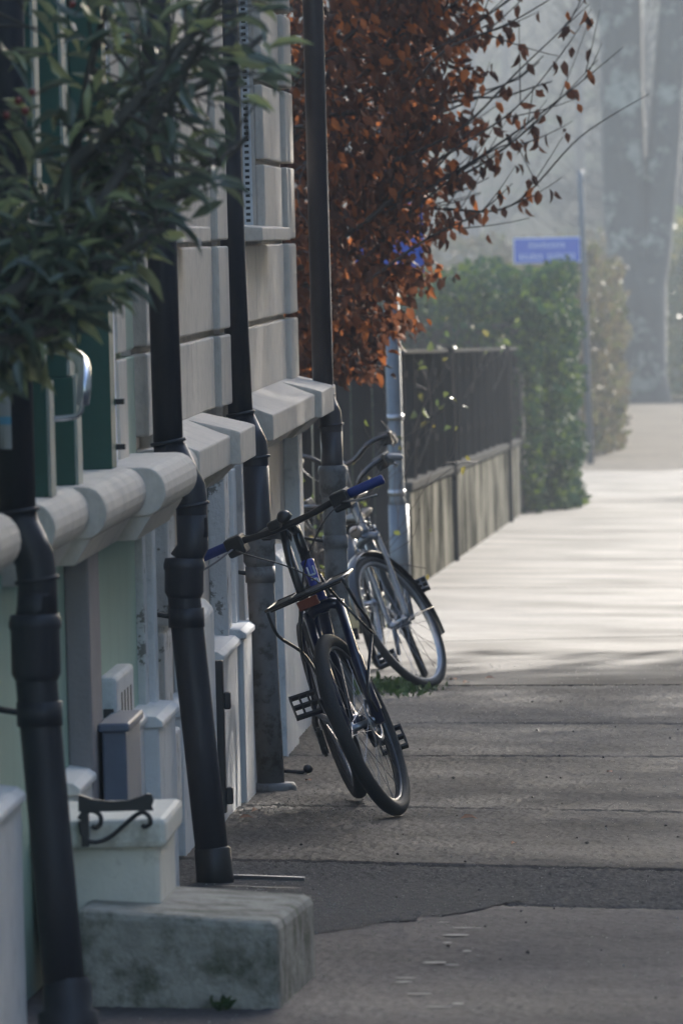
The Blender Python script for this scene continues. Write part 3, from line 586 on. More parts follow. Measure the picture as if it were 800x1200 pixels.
    if k['bar'] == 'flat':
        hp = [(bc.x-.035, -hl, bc.z+.012), (bc.x-.012, -hl*.55, bc.z+.012), (bc.x, -.08, bc.z), (bc.x, .08, bc.z), (bc.x-.012, hl*.55, bc.z+.012), (bc.x-.035, hl, bc.z+.012)]
        g0 = .62
    else:
        hp = [(bc.x-.24, -hl, bc.z+.05), (bc.x-.08, -hl*.95, bc.z+.09), (bc.x+.03, -hl*.6, bc.z+.07), (bc.x, -.06, bc.z), (bc.x, .06, bc.z), (bc.x+.03, hl*.6, bc.z+.07), (bc.x-.08, hl*.95, bc.z+.09), (bc.x-.24, hl, bc.z+.05)]
    bp = spline(hp, 6)
    H = part('handlebar', MB().tube(bp, .0125, 12), k.get('barm', 'black_paint'), steered=True)
    for s in (-1, 1):
        seq = bp if s < 0 else bp[::-1]
        ln = 0; gp = [seq[0]]
        for a, b_ in zip(seq[:-1], seq[1:]):
            ln += (b_-a).length; gp.append(b_)
            if ln > .125: break
        d = (gp[0]-gp[1]).normalized()
        part('grip', MB().tube([gp[0]+d*.004]+gp, [.013]+[.0175]*len(gp), 14), k['grip'], H, True)
        e = gp[-1]; nxt = (gp[-1]-gp[-2]).normalized()
        part('shifter', MB().box(e.x-.045, e.x+.04, e.y-.055 if s > 0 else e.y-.012, e.y+.012 if s > 0 else e.y+.055, e.z-.045, e.z+.025).tube([e+Vector((.02, -s*.05, -.015)), e+Vector((.02, -s*.01, -.015))], .016, 10), 'plastic', H, True, .008)
        if k['bar'] == 'flat':
            lv = [e+Vector((.025, -s*.02, -.012)), e+Vector((.05, s*.01, -.02)), e+Vector((.055, s*.06, -.032)), e+Vector((.05, s*.115, -.04))]
        else: lv = [e+Vector((.02, 0, -.02)), e+Vector((-.03, 0, -.045)), gp[len(gp)//2]+Vector((0, 0, -.045))]
        part('brake_lever', MB().tube(spline(lv, 5), .0065, 8, flat=.6), 'steel', H, True)
        cb = [e+Vector((.03, -s*.02, -.02)), bc+Vector((.13, s*.16, -.03)), bc+Vector((.12, s*.03, -.14)), hb+Vector((.03, -s*.035, .05)), hb+Vector((-.1, -s*.015, -.07))]
        part('cable', MB().tube(spline(cb, 8), .0027, 6), 'plastic', H, True)
    if k['bar'] == 'flat':
        part('bell', MB().lathe([(.001, .03), (.016, .027), (.026, .015), (.029, 0), (.0, -.004)], bc+Vector((.02, -.0, .025)), (.5, 0, 1), 18), 'alloy_black', H, True)
        part('phone_mount', MB().box(bc.x-.01, bc.x+.035, -.07, -.02, bc.z+.0, bc.z+.035), 'plastic', H, True, .008)
    if k.get('lamp'):
        part('headlamp', MB().lathe([(.001, -.045), (.022, -.04), (.03, 0), (.032, .012), (.026, .014), (.001, .012)], cz+Vector((.07, 0, .075)), (1, 0, 0), 20), 'steel', fko, True)
        part('lamp_bracket', MB().tube([cz+Vector((.0, 0, .02)), cz+Vector((.05, 0, .04)), cz+Vector((.06, 0, .07))], .006, 8), 'steel', fko, True)
    # drivetrain: cranks, pedals, chain
    ca = k.get('crank', R(30)); cr = MB().lathe([(.07, -.048), (.092, -.048), (.092, -.051), (.07, -.051), (.07, -.048)], BB, (0, 1, 0), 32)
    for i in range(5):
        a = i*2*math.pi/5; cr.tube([BB+Vector((0, -.05, 0)), BB+Vector((.075*math.cos(a), -.05, .075*math.sin(a)))], .006, 6)
    cro = part('crankset', cr, k.get('chainring', 'steel'))
    for s in (-1, 1):
        a = ca if s < 0 else ca+math.pi; e = BB+Vector((.17*math.cos(a), s*.08, .17*math.sin(a)))
        part('crank_arm', MB().tube([BB+Vector((0, s*.05, 0)), e], [.014, .011], 8), 'alloy_black', cro)
        pd = MB(); yy = e.y+s*.062; tlt = k.get('pedal_tilt', .0)
        for q in (-.042, 0, .042): pd.box(e.x+q-.005, e.x+q+.005, yy-.048, yy+.048, e.z-.012, e.z+.012)
        for q in (-.05, -.016, .016, .044): pd.box(e.x-.047, e.x+.047, yy+q, yy+q+.006, e.z-.0125, e.z+.0125)
        mt = Matrix.Translation(e) @ Matrix.Rotation(k.get('pedal_rot', R(50)), 4, 'Y') @ Matrix.Translation(-e)
        pd.v = [tuple(mt @ Vector(p)) for p in pd.v]
        part('pedal', pd, 'plastic')
    ch = MB(); N_ = 14; pts = [BB+Vector((.09*math.cos(R(100)-R(200)*i/N_), -.0495, .09*math.sin(R(100)-R(200)*i/N_))) for i in range(N_+1)]
    pts += [RA+Vector((.04*math.cos(R(260)-R(160)*i/N_), -.042, .04*math.sin(R(260)-R(160)*i/N_))) for i in range(N_+1)]
    ch.tube(pts+[pts[0]], .0045, 6); part('chain', ch, 'rim_dark')
    if k.get('derailleur'):
        dr = MB(); q0 = RA+Vector((-.01, -.075, -.03)); dr.tube([RA+Vector((0, -.065, 0)), q0, q0+Vector((.03, 0, -.05))], .013, 8)
        dr.box(q0.x+.015, q0.x+.045, q0.y-.012, q0.y+.012, q0.z-.12, q0.z-.03)
        for dz in (-.04, -.11): dr.lathe([(.001, -.006), (.022, -.006), (.022, .006), (.001, .006)], q0+Vector((.03, .0, dz)), (0, 1, 0), 14)
        part('derailleur', dr, 'alloy_black')
    if k.get('kickstand'):
        b0 = RA+Vector((.1, .06, -.02)); part('kickstand', MB().tube([b0, b0+Vector((-.12, .03, .02)), b0+Vector((-.3, .05, .04))], .008, 8), 'alloy_black')
    # fenders
    if k.get('fender'):
        for c, st_, a0, a1 in ((FA, True, R(-72), R(115)), (RA, False, R(-60), R(110))):
            pr = [(rw+.018, -.028), (rw+.030, -.018), (rw+.034, 0), (rw+.030, .018), (rw+.018, .028)]
            f_ = part('fender', MB().lathe(pr, c, (0, -1, 0), 30, arc=(a0 if st_ else a0, a1), start=(0, 0, 1)), k['fender'], steered=st_)
            for s in (-1, 1):
                a = a1*.82; e = c+Vector((-(rw+.022)*math.sin(a), s*.028, (rw+.022)*math.cos(a)))
                part('fender_stay', MB().tube([c+Vector((0, s*.055, 0)), e], .0025, 6), 'steel', f_, st_)
    if k.get('front_rack'):
        w2, z0 = .15, cz.z+.1; x0, x1 = cz.x-.02, cz.x+.20
        rk = MB().tube([(x0, -w2, z0), (x0, w2, z0), (x1, w2, z0), (x1, -w2, z0), (x0, -w2, z0)], .0065, 8)
        for y in (-.07, 0, .07): rk.tube([(x0, y, z0), (x1, y, z0)], .0045, 6)
        for s in (-1, 1):
            rk.tube(spline([(x1-.02, s*w2, z0), (x1-.04, s*(w2+.005), z0-.1), (x0+.03, s*(w2-.02), z0-.22), (FA.x-.01, s*.075, rw+.12), (FA.x, s*.07, rw+.02)], 5), .006, 8)
            rk.tube(spline([(x0, s*.035, z0+.03), (x0+.06, s*.06, z0-.03), (x0+.08, s*.12, z0-.18), (x0+.05, s*(w2-.015), z0-.235)], 5), .005, 8)
        ro = part('front_rack', rk, 'black_paint', steered=True)
        part('rack_plate', MB().box(x0+.01, x1-.02, -w2+.01, w2-.01, z0-.014, z0+.003), 'plastic', ro, True, .003)
        part('rack_bracket', MB().tube([bc+Vector((.0, -.03, -.02)), Vector((bc.x+.03, -.045, z0+.12)), Vector((x0+.08, -.045, z0-.06))], .015, 12), 'black_paint', ro, True)
        part('front_reflector', MB().box(x1-.006, x1+.006, -.035, .045, z0-.05, z0-.015), 'orange', ro, True, .004)
    if k.get('rear_rack'):
        x0, x1, z0 = RA.x-.26, RA.x+.16, rw*2+.07
        rk = MB().tube([(x0, -.06, z0), (x0, .06, z0), (x1, .06, z0), (x1, -.06, z0), (x0, -.06, z0)], .006, 8)
        for s in (-1, 1): rk.tube([(RA.x-.1, s*.06, z0), (RA.x, s*.075, rw+.02)], .005, 6)
        part('rear_rack', rk, k['rear_rack'])
    return root
def on(x, y): return Vector((x, y, gz(x, y)))
bicycle('dark navy bicycle with blue grips and front rack leaning on the house wall', on(-.955, 30.45), R(-81), R(16.3), R(-20), dict(
    r=.35, wb=1.03, tyre=.027, rim='rim_dark', frame='navy', head='blue', fork='navy', susp=True, letters=True, bar='flat', bar_z=1.10, bar_half=.375, grip='grip_blue', disc=True,
    crank=R(45), derailleur=True, kickstand=False, front_rack=True, saddle_z=1.06, pedal_rot=R(55), wheel_reflector=False))
bicycle('silver city bicycle with black mudguards leaning beside the corner downpipe', on(-1.12, 41.75), R(-87), R(21.5), R(-26), dict(
    r=.362, wb=1.08, tyre=.019, rim='alloy', frame='silver_paint', head='silver_paint', fork='silver_paint', bar='swept', bar_z=1.0, bar_half=.27, grip='grey_grip', barm='rim_dark', stem='steel',
    crank=R(-50), fender='black_paint', lamp=True, rear_rack='silver_paint', saddle_z=.9, pedal_rot=R(35)))
bicycle('black bicycle mostly hidden behind the silver city bicycle by the garden shrub', on(-1.45, 44.2), R(-89), R(9), R(-6), dict(
    r=.345, wb=1.06, tyre=.02, rim='alloy', frame='black_paint', head='black_paint', fork='black_paint', bar='swept', bar_z=1.08, bar_half=.27, grip='plastic', barm='rim_dark', stem='steel',
    crank=R(-120), fender='black_paint', lamp=False, rear_rack='black_paint', saddle_z=.9, pedal_rot=R(25)))

# ------------------------------------------------------------------ lamp post, fence, garden gate, street sign
lp = Th('signpost', 'bluish galvanised post with a blue plate hidden among the copper beech leaves', 'post', (-1.70, 56.5, gz(-1.7, 56.5)))
b0 = gz(-1.7, 56.5)
lp.part('lower_tube', MB().tube([(-1.70, 56.5, b0-.1), (-1.705, 56.5, b0+.62)], .066, 20), 'galv')
lp.part('upper_tube', MB().tube([(-1.705, 56.5, b0+.6), (-1.712, 56.5, b0+.66), (-1.72, 56.5, b0+3.3)], [.066, .05, .05], 20), 'galv')
for z in (.7, 1.2): lp.part('band', MB().lathe([(.05, -.02), (.056, -.02), (.056, .02), (.05, .02)], (-1.712, 56.5, b0+z), (0, 0, 1), 20), 'steel')
lp.part('plate', MB().box(-1.95, -1.49, 56.42, 56.435, b0+2.15, b0+2.62), 'sign_blue', .004)

F0, F1 = Vector((-1.68, 58.4, 0)), Vector((-1.33, 85.5, 0))
fe = Th('garden_fence', 'dark wooden slat fence on a stained low wall beside the sunlit pavement', 'fence', (F0.x, F0.y, gz(F0.x, F0.y)))
fdir = (F1-F0).normalized(); fout = Vector((fdir.y, -fdir.x, 0)); FL = (F1-F0).length
def along(t0, t1, o0, o1, z0, z1):
    v = []
    for z in (z0, z1):
        for t in (t0, t1):
            for o in (o0, o1):
                p = F0+fdir*t+fout*o; v.append((p.x, p.y, gz(-1.6, p.y)+z))
    return MB().add(v, [(0, 2, 3, 1), (4, 5, 7, 6), (0, 1, 5, 4), (2, 6, 7, 3), (0, 4, 6, 2), (1, 3, 7, 5)])
piers = [0, 8.0, 22.5, FL]
for a, b in zip(piers[:-1], piers[1:]):
    w = fe.part('wall_panel', along(a+.02, b-.02, -.2, 0, -.3, .68), 'fence_wall', .01)
    n = int((b-a)/1.2); L_ = (b-a)/n
    for i in range(n): fe.part('coping_stone', along(a+i*L_+.015, a+(i+1)*L_-.015, -.22, .02, .68, .74), 'coping', .01, w)
for t in piers[1:3]: fe.part('pier', along(t-.12, t+.12, -.14, .035, -.3, 1.66), 'fence', .01)
npost = 16
for i in range(npost):
    t = .15+i*(FL-.5)/(npost-1); p = fe.part('post', along(t-.06, t+.06, -.145, -.025, .74, 1.62), 'fence', .006)
    if i < npost-1:
        for j in range(6):
            tt = t+(j+1)*(FL-.5)/(npost-1)/7; fe.part('slat', along(tt-.06, tt+.06, -.12, -.1, .79, 1.6), 'fence_old', 0)
fe.part('rail', along(0, FL, -.16, -.01, 1.62, 1.65), 'coping', .005); fe.part('rail', along(0, FL, -.1, -.07, .95, 1.0), 'fence'); fe.part('rail', along(0, FL, -.1, -.07, 1.45, 1.5), 'fence'); 
for x0, x1, Y, zt, lab in ((-2.55, -1.9, 51.5, .875, 'tall dark board panel with pale cap closing off the garden'), (-2.2, -1.76, 57.9, .93, 'dark board gate panel with pale cap where the slat fence begins')):
    g = Th('board_panel', lab, 'fence panel', (x0, Y, gz(-1.7, Y)-.03)); zb = gz(-1.7, Y)-.05; nb = int((x1-x0)/.13)
    for i in range(nb):
        a = x0+(x1-x0)*i/nb; g.part('board', MB().box(a+.004, a+(x1-x0)/nb-.004, Y, Y+.025, zb, zt-.03), 'fence')
    g.part('cap', MB().box(x0-.02, x1+.02, Y-.03, Y+.05, zt-.03, zt), 'coping', .005); g.part('rail', MB().box(x0, x1, Y+.025, Y+.06, zb+.3, zb+.38), 'fence')

sg = Th('street_sign', 'blue street name sign on a slim grey post above the clipped hedge', 'street sign', (-.85, 112, gz(-.85, 112)))
sg.part('post', MB().tube([(-.845, 112, -1.5), (-.885, 112, 2.42), (-.886, 112, 2.46)], [.045, .04, .03], 14), 'galv')
pl = sg.part('plate', MB().box(-1.775, -.915, 111.94, 111.965, 1.265, 1.585), 'sign_blue', .006)
sg.part('plate_edge', MB().box(-1.785, -.905, 111.95, 111.975, 1.255, 1.595), 'letter', .006, pl)
for row, (x0, x1, zc, h_) in enumerate(((-1.56, -1.13, 1.495, .07), (-1.69, -1.0, 1.345, .08))):
    n = 9 if row == 0 else 14
    for i in range(n):
        if row and i in (6,): continue
        lt = MB(); c = x0+(x1-x0)*i/(n-1); lt.box(c-.012, c-.006, 111.936, 111.9395, zc-h_/2, zc+h_/2); lt.box(c+.006, c+.012, 111.936, 111.9395, zc-h_/2, zc+h_/2*(.4 if i % 3 else 1)); lt.box(c-.006, c+.006, 111.936, 111.9395, zc-.006+(h_/3 if i % 2 else 0), zc+.004+(h_/3 if i % 2 else 0)); sg.part('letter', lt, 'letter', 0, pl)
for z in (1.33, 1.5): sg.part('clamp', MB().box(-.92, -.83, 111.95, 112.05, z, z+.03), 'galv', .004)

# ------------------------------------------------------------------ vegetation
def grow(mb, p, d, L, r, depth, tips, spread=.6, up=.05, segs=5, rmin=.003, kids=(3, 4), jitter=.16):
    P = [Vector(p)]; d = Vector(d).normalized(); rr = [r]
    for i in range(segs):
        d = (d+Vector((random.gauss(0, jitter), random.gauss(0, jitter), random.gauss(0, jitter)+up))).normalized()
        P.append(P[-1]+d*L/segs); rr.append(max(r*(1-.55*(i+1)/segs), rmin))
    mb.tube(P, rr, 8 if r > .06 else (6 if r > .015 else 4), cap=False)
    if depth == 0: tips.append((P[-1], d)); return
    for _ in range(random.randint(*kids)):
        i = random.randint(2, segs); q = P[i]
        dd = (d+Vector((random.gauss(0, spread), random.gauss(0, spread), random.gauss(0, spread)*.8+up))).normalized()
        grow(mb, q, dd, L*random.uniform(.55, .75), max(rr[i]*.7, rmin), depth-1, tips, spread, up, segs, rmin, kids, jitter)
    grow(mb, P[-1], d, L*.65, rr[-1], depth-1, tips, spread, up, segs, rmin, kids, jitter)

# copper beech behind the house corner
bo = (-2.7, 47.5, gz(-2, 47.5)-.03)
be = Th('copper_beech', 'beech tree keeping its copper brown winter leaves beside the corner house', 'tree', bo)
tr = MB(); tips = []
grow(tr, bo, (0.05, 0, 1), 2.4, .13, 0, [], segs=6, jitter=.05)
random.seed(5)
for i in range(16):
    a = random.uniform(-1.2, 1.2) if i < 11 else random.uniform(0, 6.28); z = random.uniform(1.4, 2.6) if i < 12 else 2.0
    grow(tr, (bo[0], bo[1], bo[2]+z*.9), (math.cos(a), math.sin(a), random.uniform(.6, 1.3)), random.uniform(1.0, 1.7), .04, 2, tips, .5, .06, 5, .003, (2, 3))
# slim shoots that reach out over the pavement: pixel tracks at the crown's depth
shoots = [[(470, 120), (520, 60), (600, 25), (690, -30)], [(460, 190), (540, 150), (610, 80), (690, 5)], [(450, 250), (560, 185), (650, 120), (730, 55)], [(470, 210), (540, 205), (620, 150), (700, 70)],
          [(440, 240), (520, 245), (600, 240), (680, 160), (760, 110)], [(430, 330), (500, 280), (560, 250), (600, 215)], [(430, 260), (510, 190), (600, 130), (660, 60)], [(450, 90), (540, 40), (620, -20)],
          [(430, 300), (500, 232), (580, 175), (620, 168)]]
shoot_pts = []
for k, s in enumerate(shoots):
    Y0 = 46.2+.35*(k % 5); pts = spline([atY(x, y, Y0-.12*i) for i, (x, y) in enumerate(s)], 8); n = len(pts)
    tr.tube(pts, [.008*(1-i/n)+.002 for i in range(n)], 5, cap=False); shoot_pts += [(p, (pts[min(i+1, n-1)]-p), i/n, k) for i, p in enumerate(pts[:-1])]
    for _ in range(5):
        i = random.randint(3, n-3); d = (pts[i+1]-pts[i]).normalized(); q = pts[i]; e = [q]
        dd = (d+Vector((random.gauss(0, .35), random.gauss(0, .5), random.gauss(.1, .45)))).normalized()
        for j in range(4): dd = (dd+Vector((0, 0, .06))).normalized(); e.append(e[-1]+dd*random.uniform(.06, .14))
        tr.tube(e, [.004, .0035, .003, .0025, .002], 4, cap=False); shoot_pts += [(e[j], dd, .5, k) for j in range(5)]
be.part('trunk', tr, 'bark_dark')
def beech_edge(z): return np.interp(z, [.65, .8, 1.09, 1.4, 1.8, 2.26, 2.96, 4, 5, 6, 7], [-1.78, -1.66, -1.48, -1.32, -1.24, -1.1, -.98, -.7, -.75, -1.2, -2.2])
Ps = []
while len(Ps) < 17500:
    z = rng.uniform(.88, 7) if len(Ps) > 12000 else rng.uniform(.88, 3.4); y = rng.normal(47.2, .8) if len(Ps) % 2 else rng.uniform(46.5, 52); e = beech_edge(z)-.07*abs(y-47.5)**1.3+.16*math.sin(z*9+y*5)+.09*math.sin(z*23)
    x = e-abs(rng.normal(0, .55)) if rng.random() < .75 else rng.uniform(-4.2, e)
    # clumped gaps
    if math.sin(x*9+y*3)*math.sin(z*8+y*4+x*3) > .42 and x > e-.5: continue
    Ps.append((x, y, z))
Ps = np.array(Ps); n = len(Ps)
Dn = np.stack([rng.normal(.25, .5, n), rng.normal(0, .5, n), rng.normal(-.75, .4, n)], 1); Nn = rng.normal(0, 1, (n, 3)); Nn[:, 1] -= .5
L_ = rng.uniform(.055, .095, n); W_ = L_*rng.uniform(.42, .62, n)
me = leaf_mesh('crown', Ps-np.array(bo), Dn, Nn, L_, W_, 'leaf_copper'); tag(link('crown', me, None, be.o), kind='stuff')
sel = []
random.seed(21)
for p, d, t, k in shoot_pts:
    keep = .9*(1-t)**1.1
    for _ in range(3):
        if random.random() < keep: sel.append((p+Vector((random.gauss(0, .02), random.gauss(0, .05), random.gauss(-.02, .02))), Vector((random.gauss(.2, .4), random.gauss(0, .4), random.gauss(-.9, .3)))))
random.shuffle(sel); sel = sel[:300]
P_ = np.array([s[0] for s in sel]); D_ = np.array([s[1] for s in sel]); nn = len(sel); N_ = rng.normal(0, 1, (nn, 3)); N_[:, 1] -= 1
l_ = rng.uniform(.06, .095, nn); leaf_objects(be.o, bo, P_, D_, N_, l_, l_*rng.uniform(.42, .6, nn), 'leaf_copper')

# evergreen shrub hanging into the picture from beside the near downpipe
so = (-1.78, 19.2, gz(-1.7, 19.2)-.05)
sh = Th('evergreen_shrub', 'dark glossy evergreen shrub with long drooping leaves before the green house', 'shrub', so)
def shrub_edge(y): return np.interp(y, [-200, 0, 60, 110, 160, 210, 260, 300, 340, 380, 420, 450, 480], [310, 325, 335, 322, 305, 285, 245, 200, 155, 110, 60, 20, -10])
tr = MB(); stp = []
random.seed(3)
limbs = [[(-190, 1200), (-190, 800), (-150, 560), (-60, 400), (60, 310), (150, 190), (230, 60)], [(-60, 400), (60, 330), (150, 270), (230, 215), (290, 160)], [(-170, 700), (-80, 450), (0, 330), (80, 200), (110, 60), (150, -60)],
         [(-40, 400), (40, 370), (110, 320), (190, 265)], [(0, 330), (60, 250), (150, 150), (250, 90), (310, 40)], [(-80, 450), (-60, 250), (-40, 60), (0, -120)], [(80, 200), (160, 120), (240, 20), (300, -60)], [(-60, 400), (0, 400), (50, 390), (70, 385)], [(-150, 560), (-90, 460), (-30, 430), (5, 425)]]
sh_pts = []
for k, s in enumerate(limbs):
    Y0 = 19.2+.12*((k*5) % 7-3); pts = spline([atY(x, y, 19.2 if i == 0 else Y0+.05*i) for i, (x, y) in enumerate(s)], 7); n = len(pts)
    r0 = .03 if k == 0 else .016; tr.tube(pts, [r0*(1-.8*i/n)+.003 for i in range(n)], 7, cap=False)
    st0 = 14 if k == 0 else 3
    for i in range(st0, n):
        for _ in range(3):
            dd = Vector((random.gauss(.35, .55), random.gauss(0, .7), random.gauss(.15, .5))).normalized(); q = pts[i]; e = [q]
            for j in range(4): dd = (dd+Vector((.05, 0, -.05))).normalized(); e.append(e[-1]+dd*random.uniform(.03, .06))
            q_ = e[-1]-EYE; w_ = q_.dot(FW); tx_, ty_ = 400+FPX*q_.dot(CR)/w_, 600-FPX*q_.dot(CU)/w_
            if tx_ > shrub_edge(ty_)-10 or ty_ > 440: continue
            tr.tube(e, [.004, .0034, .003, .0025, .002], 4, cap=False); sh_pts += [(e[j], dd) for j in (2, 3, 4, 4)]
sh.part('trunk', tr, 'bark')
P1, D1 = [], []
while len(P1) < 1150:
    p, d = random.choice(sh_pts); p = p+Vector((random.gauss(0, .03), random.gauss(0, .06), random.gauss(0, .03)))
    q = p-EYE; w = q.dot(FW); px_, py_ = 400+FPX*q.dot(CR)/w, 600-FPX*q.dot(CU)/w
    if px_ > shrub_edge(py_)-20 or py_ > 450 or random.random() > np.interp(px_, [60, 150, 240], [1, .55, .3]): continue
    P1.append(p); D1.append(d+Vector((random.gauss(.35, .55), random.gauss(0, .6), random.gauss(-.3, .5))))
P1 = np.array(P1); D1 = np.array(D1); n = len(P1); N1 = rng.normal(0, .6, (n, 3)); N1[:, 2] += 1
L1 = rng.uniform(.07, .125, n); W1 = L1*rng.uniform(.2, .31, n)
me = leaf_mesh('foliage', P1[300:]-np.array(so), D1[300:], N1[300:], L1[300:], W1[300:], 'leaf_dark'); tag(link('foliage', me, None, sh.o), kind='stuff')
leaf_objects(sh.o, so, P1[:300], D1[:300], N1[:300], L1[:300], W1[:300], 'leaf_dark')
for x, y in ((22, 118), (38, 108), (30, 130), (85, 5), (8, 135)): sh.part('berry', MB().lathe([(.001, -.009), (.007, -.006), (.009, 0), (.007, .006), (.001, .009)], atY(x, y, 18.9), (0, 0, 1), 10), 'red')

def bush(name, label, lo, hi, n, lmin, lmax, material, core=None, group=None, shell=.22, cat='hedge', lean=0, seed=1, extra=None):
    r2 = np.random.default_rng(seed); lo = np.array(lo); hi = np.array(hi); c = (lo+hi)/2; h = (hi-lo)/2; o = (c[0], c[1], lo[2])
    T = Th(name, label, cat, tuple(o), group)
    if core: T.part('core', MB().box(*(v for i in range(3) for v in (lo[i]+core if i < 2 else lo[i], hi[i]-core))), 'bark_dark', .1)
    P = []
    while len(P) < n:
        q = r2.uniform(-1, 1, 3); ax_ = r2.integers(0, 3)
        if r2.random() < .85: q[ax_] = np.sign(q[ax_])*(1-abs(r2.normal(0, shell)))
        if (np.abs(q)**10).sum() > 1.25: continue
        p = c+q*h*(1+.05*math.sin(q[1]*9+q[2]*7)+.05*math.sin(q[0]*8+q[2]*13)); 
        if p[2] < lo[2]: continue
        P.append(p)
    P = np.array(P); D = r2.normal(0, 1, (n, 3)); D[:, 2] -= .4; Nn = r2.normal(0, .8, (n, 3))+np.sign(P-c)*np.array([.6, .6, .6]); L = r2.uniform(lmin, lmax, n)
    me = leaf_mesh('foliage', P-np.array(o), D, Nn, L, L*r2.uniform(.6, .9, n), material); tag(link('foliage', me, None, T.o), kind='stuff')
    return T
ih = bush('ivy_hedge', 'tall dark green clipped hedge bulging over the pavement after the fence', (-3.2, 86.2, -1.2), (-.84, 95, 1.25), 32000, .06, .12, 'leaf_ivy', .5, seed=2)
bush('ivy_hedge', 'narrow dark ivy mass at the foot of the tall hedge', (-1.75, 84.8, -1.13), (-1.12, 87.4, .5), 3500, .05, .09, 'leaf_ivy', .18, seed=3)
bush('beech_hedge', 'long brownish clipped hedge running on past the street sign', (-3.0, 113.5, -1.35), (-.5, 150, 1.12), 22000, .1, .18, 'leaf_brown', .5, seed=4)
bush('clipped_bush', 'dark square clipped bush rising above the brownish hedge', (-1.2, 122, .9), (-.78, 124, 1.45), 900, .06, .12, 'leaf_brown', .1, seed=5, cat='bush')
# sprawling garden shrub with yellowing leaves between house corner and fence
go = (-1.75, 50, gz(-1.7, 50)-.03); gb = Th('garden_shrub', 'thin twiggy shrub with yellow green leaves behind the leaning bicycles', 'shrub', go); tr = MB(); tips = []
random.seed(9)
for i in range(14):
    tr = MB(); grow(tr, (go[0]-.22+random.gauss(0, .15), go[1]+random.uniform(-4.5, 2.5), go[2]), (random.gauss(-.03, .2), random.gauss(0, .3), 1), random.uniform(.45, .85), .006, 2, tips, .6, .02, 5, .002, (2, 3), .2)
    gb.part('stem', tr, 'twig')
P = np.array([t[0] for t in tips])+rng.normal(0, .05, (len(tips), 3)); n = len(P); L = rng.uniform(.03, .055, n)
me = leaf_mesh('foliage', P-np.array(go), rng.normal(0, 1, (n, 3)), rng.normal(0, 1, (n, 3)), L, L*.6, 'leaf_yellow'); tag(link('foliage', me, None, gb.o), kind='stuff')
# shrub shoots through and over the fence
fo = (-1.72, 60, gz(-1.7, 60)+.7); fs = Th('climbing_shrub', 'yellow leaved climber poking through the top of the slat fence', 'shrub', fo); tr = MB(); tips = []
for x, y, Y in ((498, 520, 59.5), (505, 480, 60), (520, 420, 61), (545, 410, 66), (565, 400, 72), (590, 400, 78), (500, 440, 59.6), (558, 405, 70)):
    tr = MB(); p = atY(x, y+25, Y); grow(tr, p-Vector((.1, 0, .25)), (.3, 0, 1), .35, .008, 1, tips, .5, .02, 4, .002, (2, 3)); fs.part('stem', tr, 'twig')
P = np.array([t[0] for t in tips for _ in range(1)])+rng.normal(0, .06, (len(tips), 3)); n = len(P); L = rng.uniform(.05, .09, n)
me = leaf_mesh('foliage', P-np.array(fo), rng.normal(0, 1, (n, 3)), rng.normal(0, 1, (n, 3)), L, L*.6, 'leaf_yellow'); tag(link('foliage', me, None, fs.o), kind='stuff')
# weeds under the silver bicycle, fallen leaves
wo = (-1.2, 42.2, gz(-1.2, 42.2)); n = 420; P = np.stack([rng.normal(-1.3, .1, n), rng.normal(41.7, .45, n), np.zeros(n)], 1); P[:, 2] = [gz(a, b) for a, b in P[:, :2]]
D = rng.normal(0, .6, (n, 3)); D[:, 2] = np.abs(D[:, 2])+.35; L = rng.uniform(.02, .06, n)
wd = Th('weed_tuft', 'low green weeds growing under the silver city bicycle', 'weeds', wo); tag(link('foliage', leaf_mesh('foliage', P-np.array(wo), D, rng.normal(0, 1, (n, 3)), L, L*.5, 'moss'), None, wd.o), kind='stuff')
wo = (-1.05, 21.5, gz(-1.05, 21.5)); n = 16; P = np.stack([rng.normal(-1.13, .012, n), rng.normal(21.55, .02, n), np.full(n, wo[2])], 1); D = rng.normal(0, .6, (n, 3)); D[:, 2] = np.abs(D[:, 2])+.3; D[:, 1] -= .3; L = rng.uniform(.02, .05, n)
wd = Th('weed_tuft', 'small green weed sprouting at the foot of the concrete step', 'weeds', wo); link('foliage', leaf_mesh('foliage', P-np.array(wo), D, rng.normal(0, 1, (n, 3)), L, L*.45, 'moss'), None, wd.o)
fl = [(-.72, 30.15, .06, 'single curled brown leaf lying in front of the navy bicycle'), (-1.02, 42.6, .06, None), (-.95, 42.3, .05, None), (-.88, 42.8, .05, None), (-1.35, 32.7, .04, None), (-1.45, 30.6, .05, None), (-1.5, 30.1, .05, None), (-.2, 33.5, .035, None), (-.5, 28.7, .03, None)]
for i, (x, y, s, lab) in enumerate(fl):
    lm = leaf_mesh('fallen_leaf', np.array([[0., 0, .006]]), np.array([[math.cos(i*2.1), math.sin(i*2.1), .15]]), np.array([[.2, -.3, 1.]]), np.array([s]), np.array([s*.6]), 'leaf_dry')
    o = link('fallen_leaf', lm, None); o.location = on(x, y)+Vector((0, 0, .003)); tag(o, lab or 'small dry brown leaf fallen on the asphalt', 'leaf', 'dry leaves fallen on the pavement' if not lab else None)

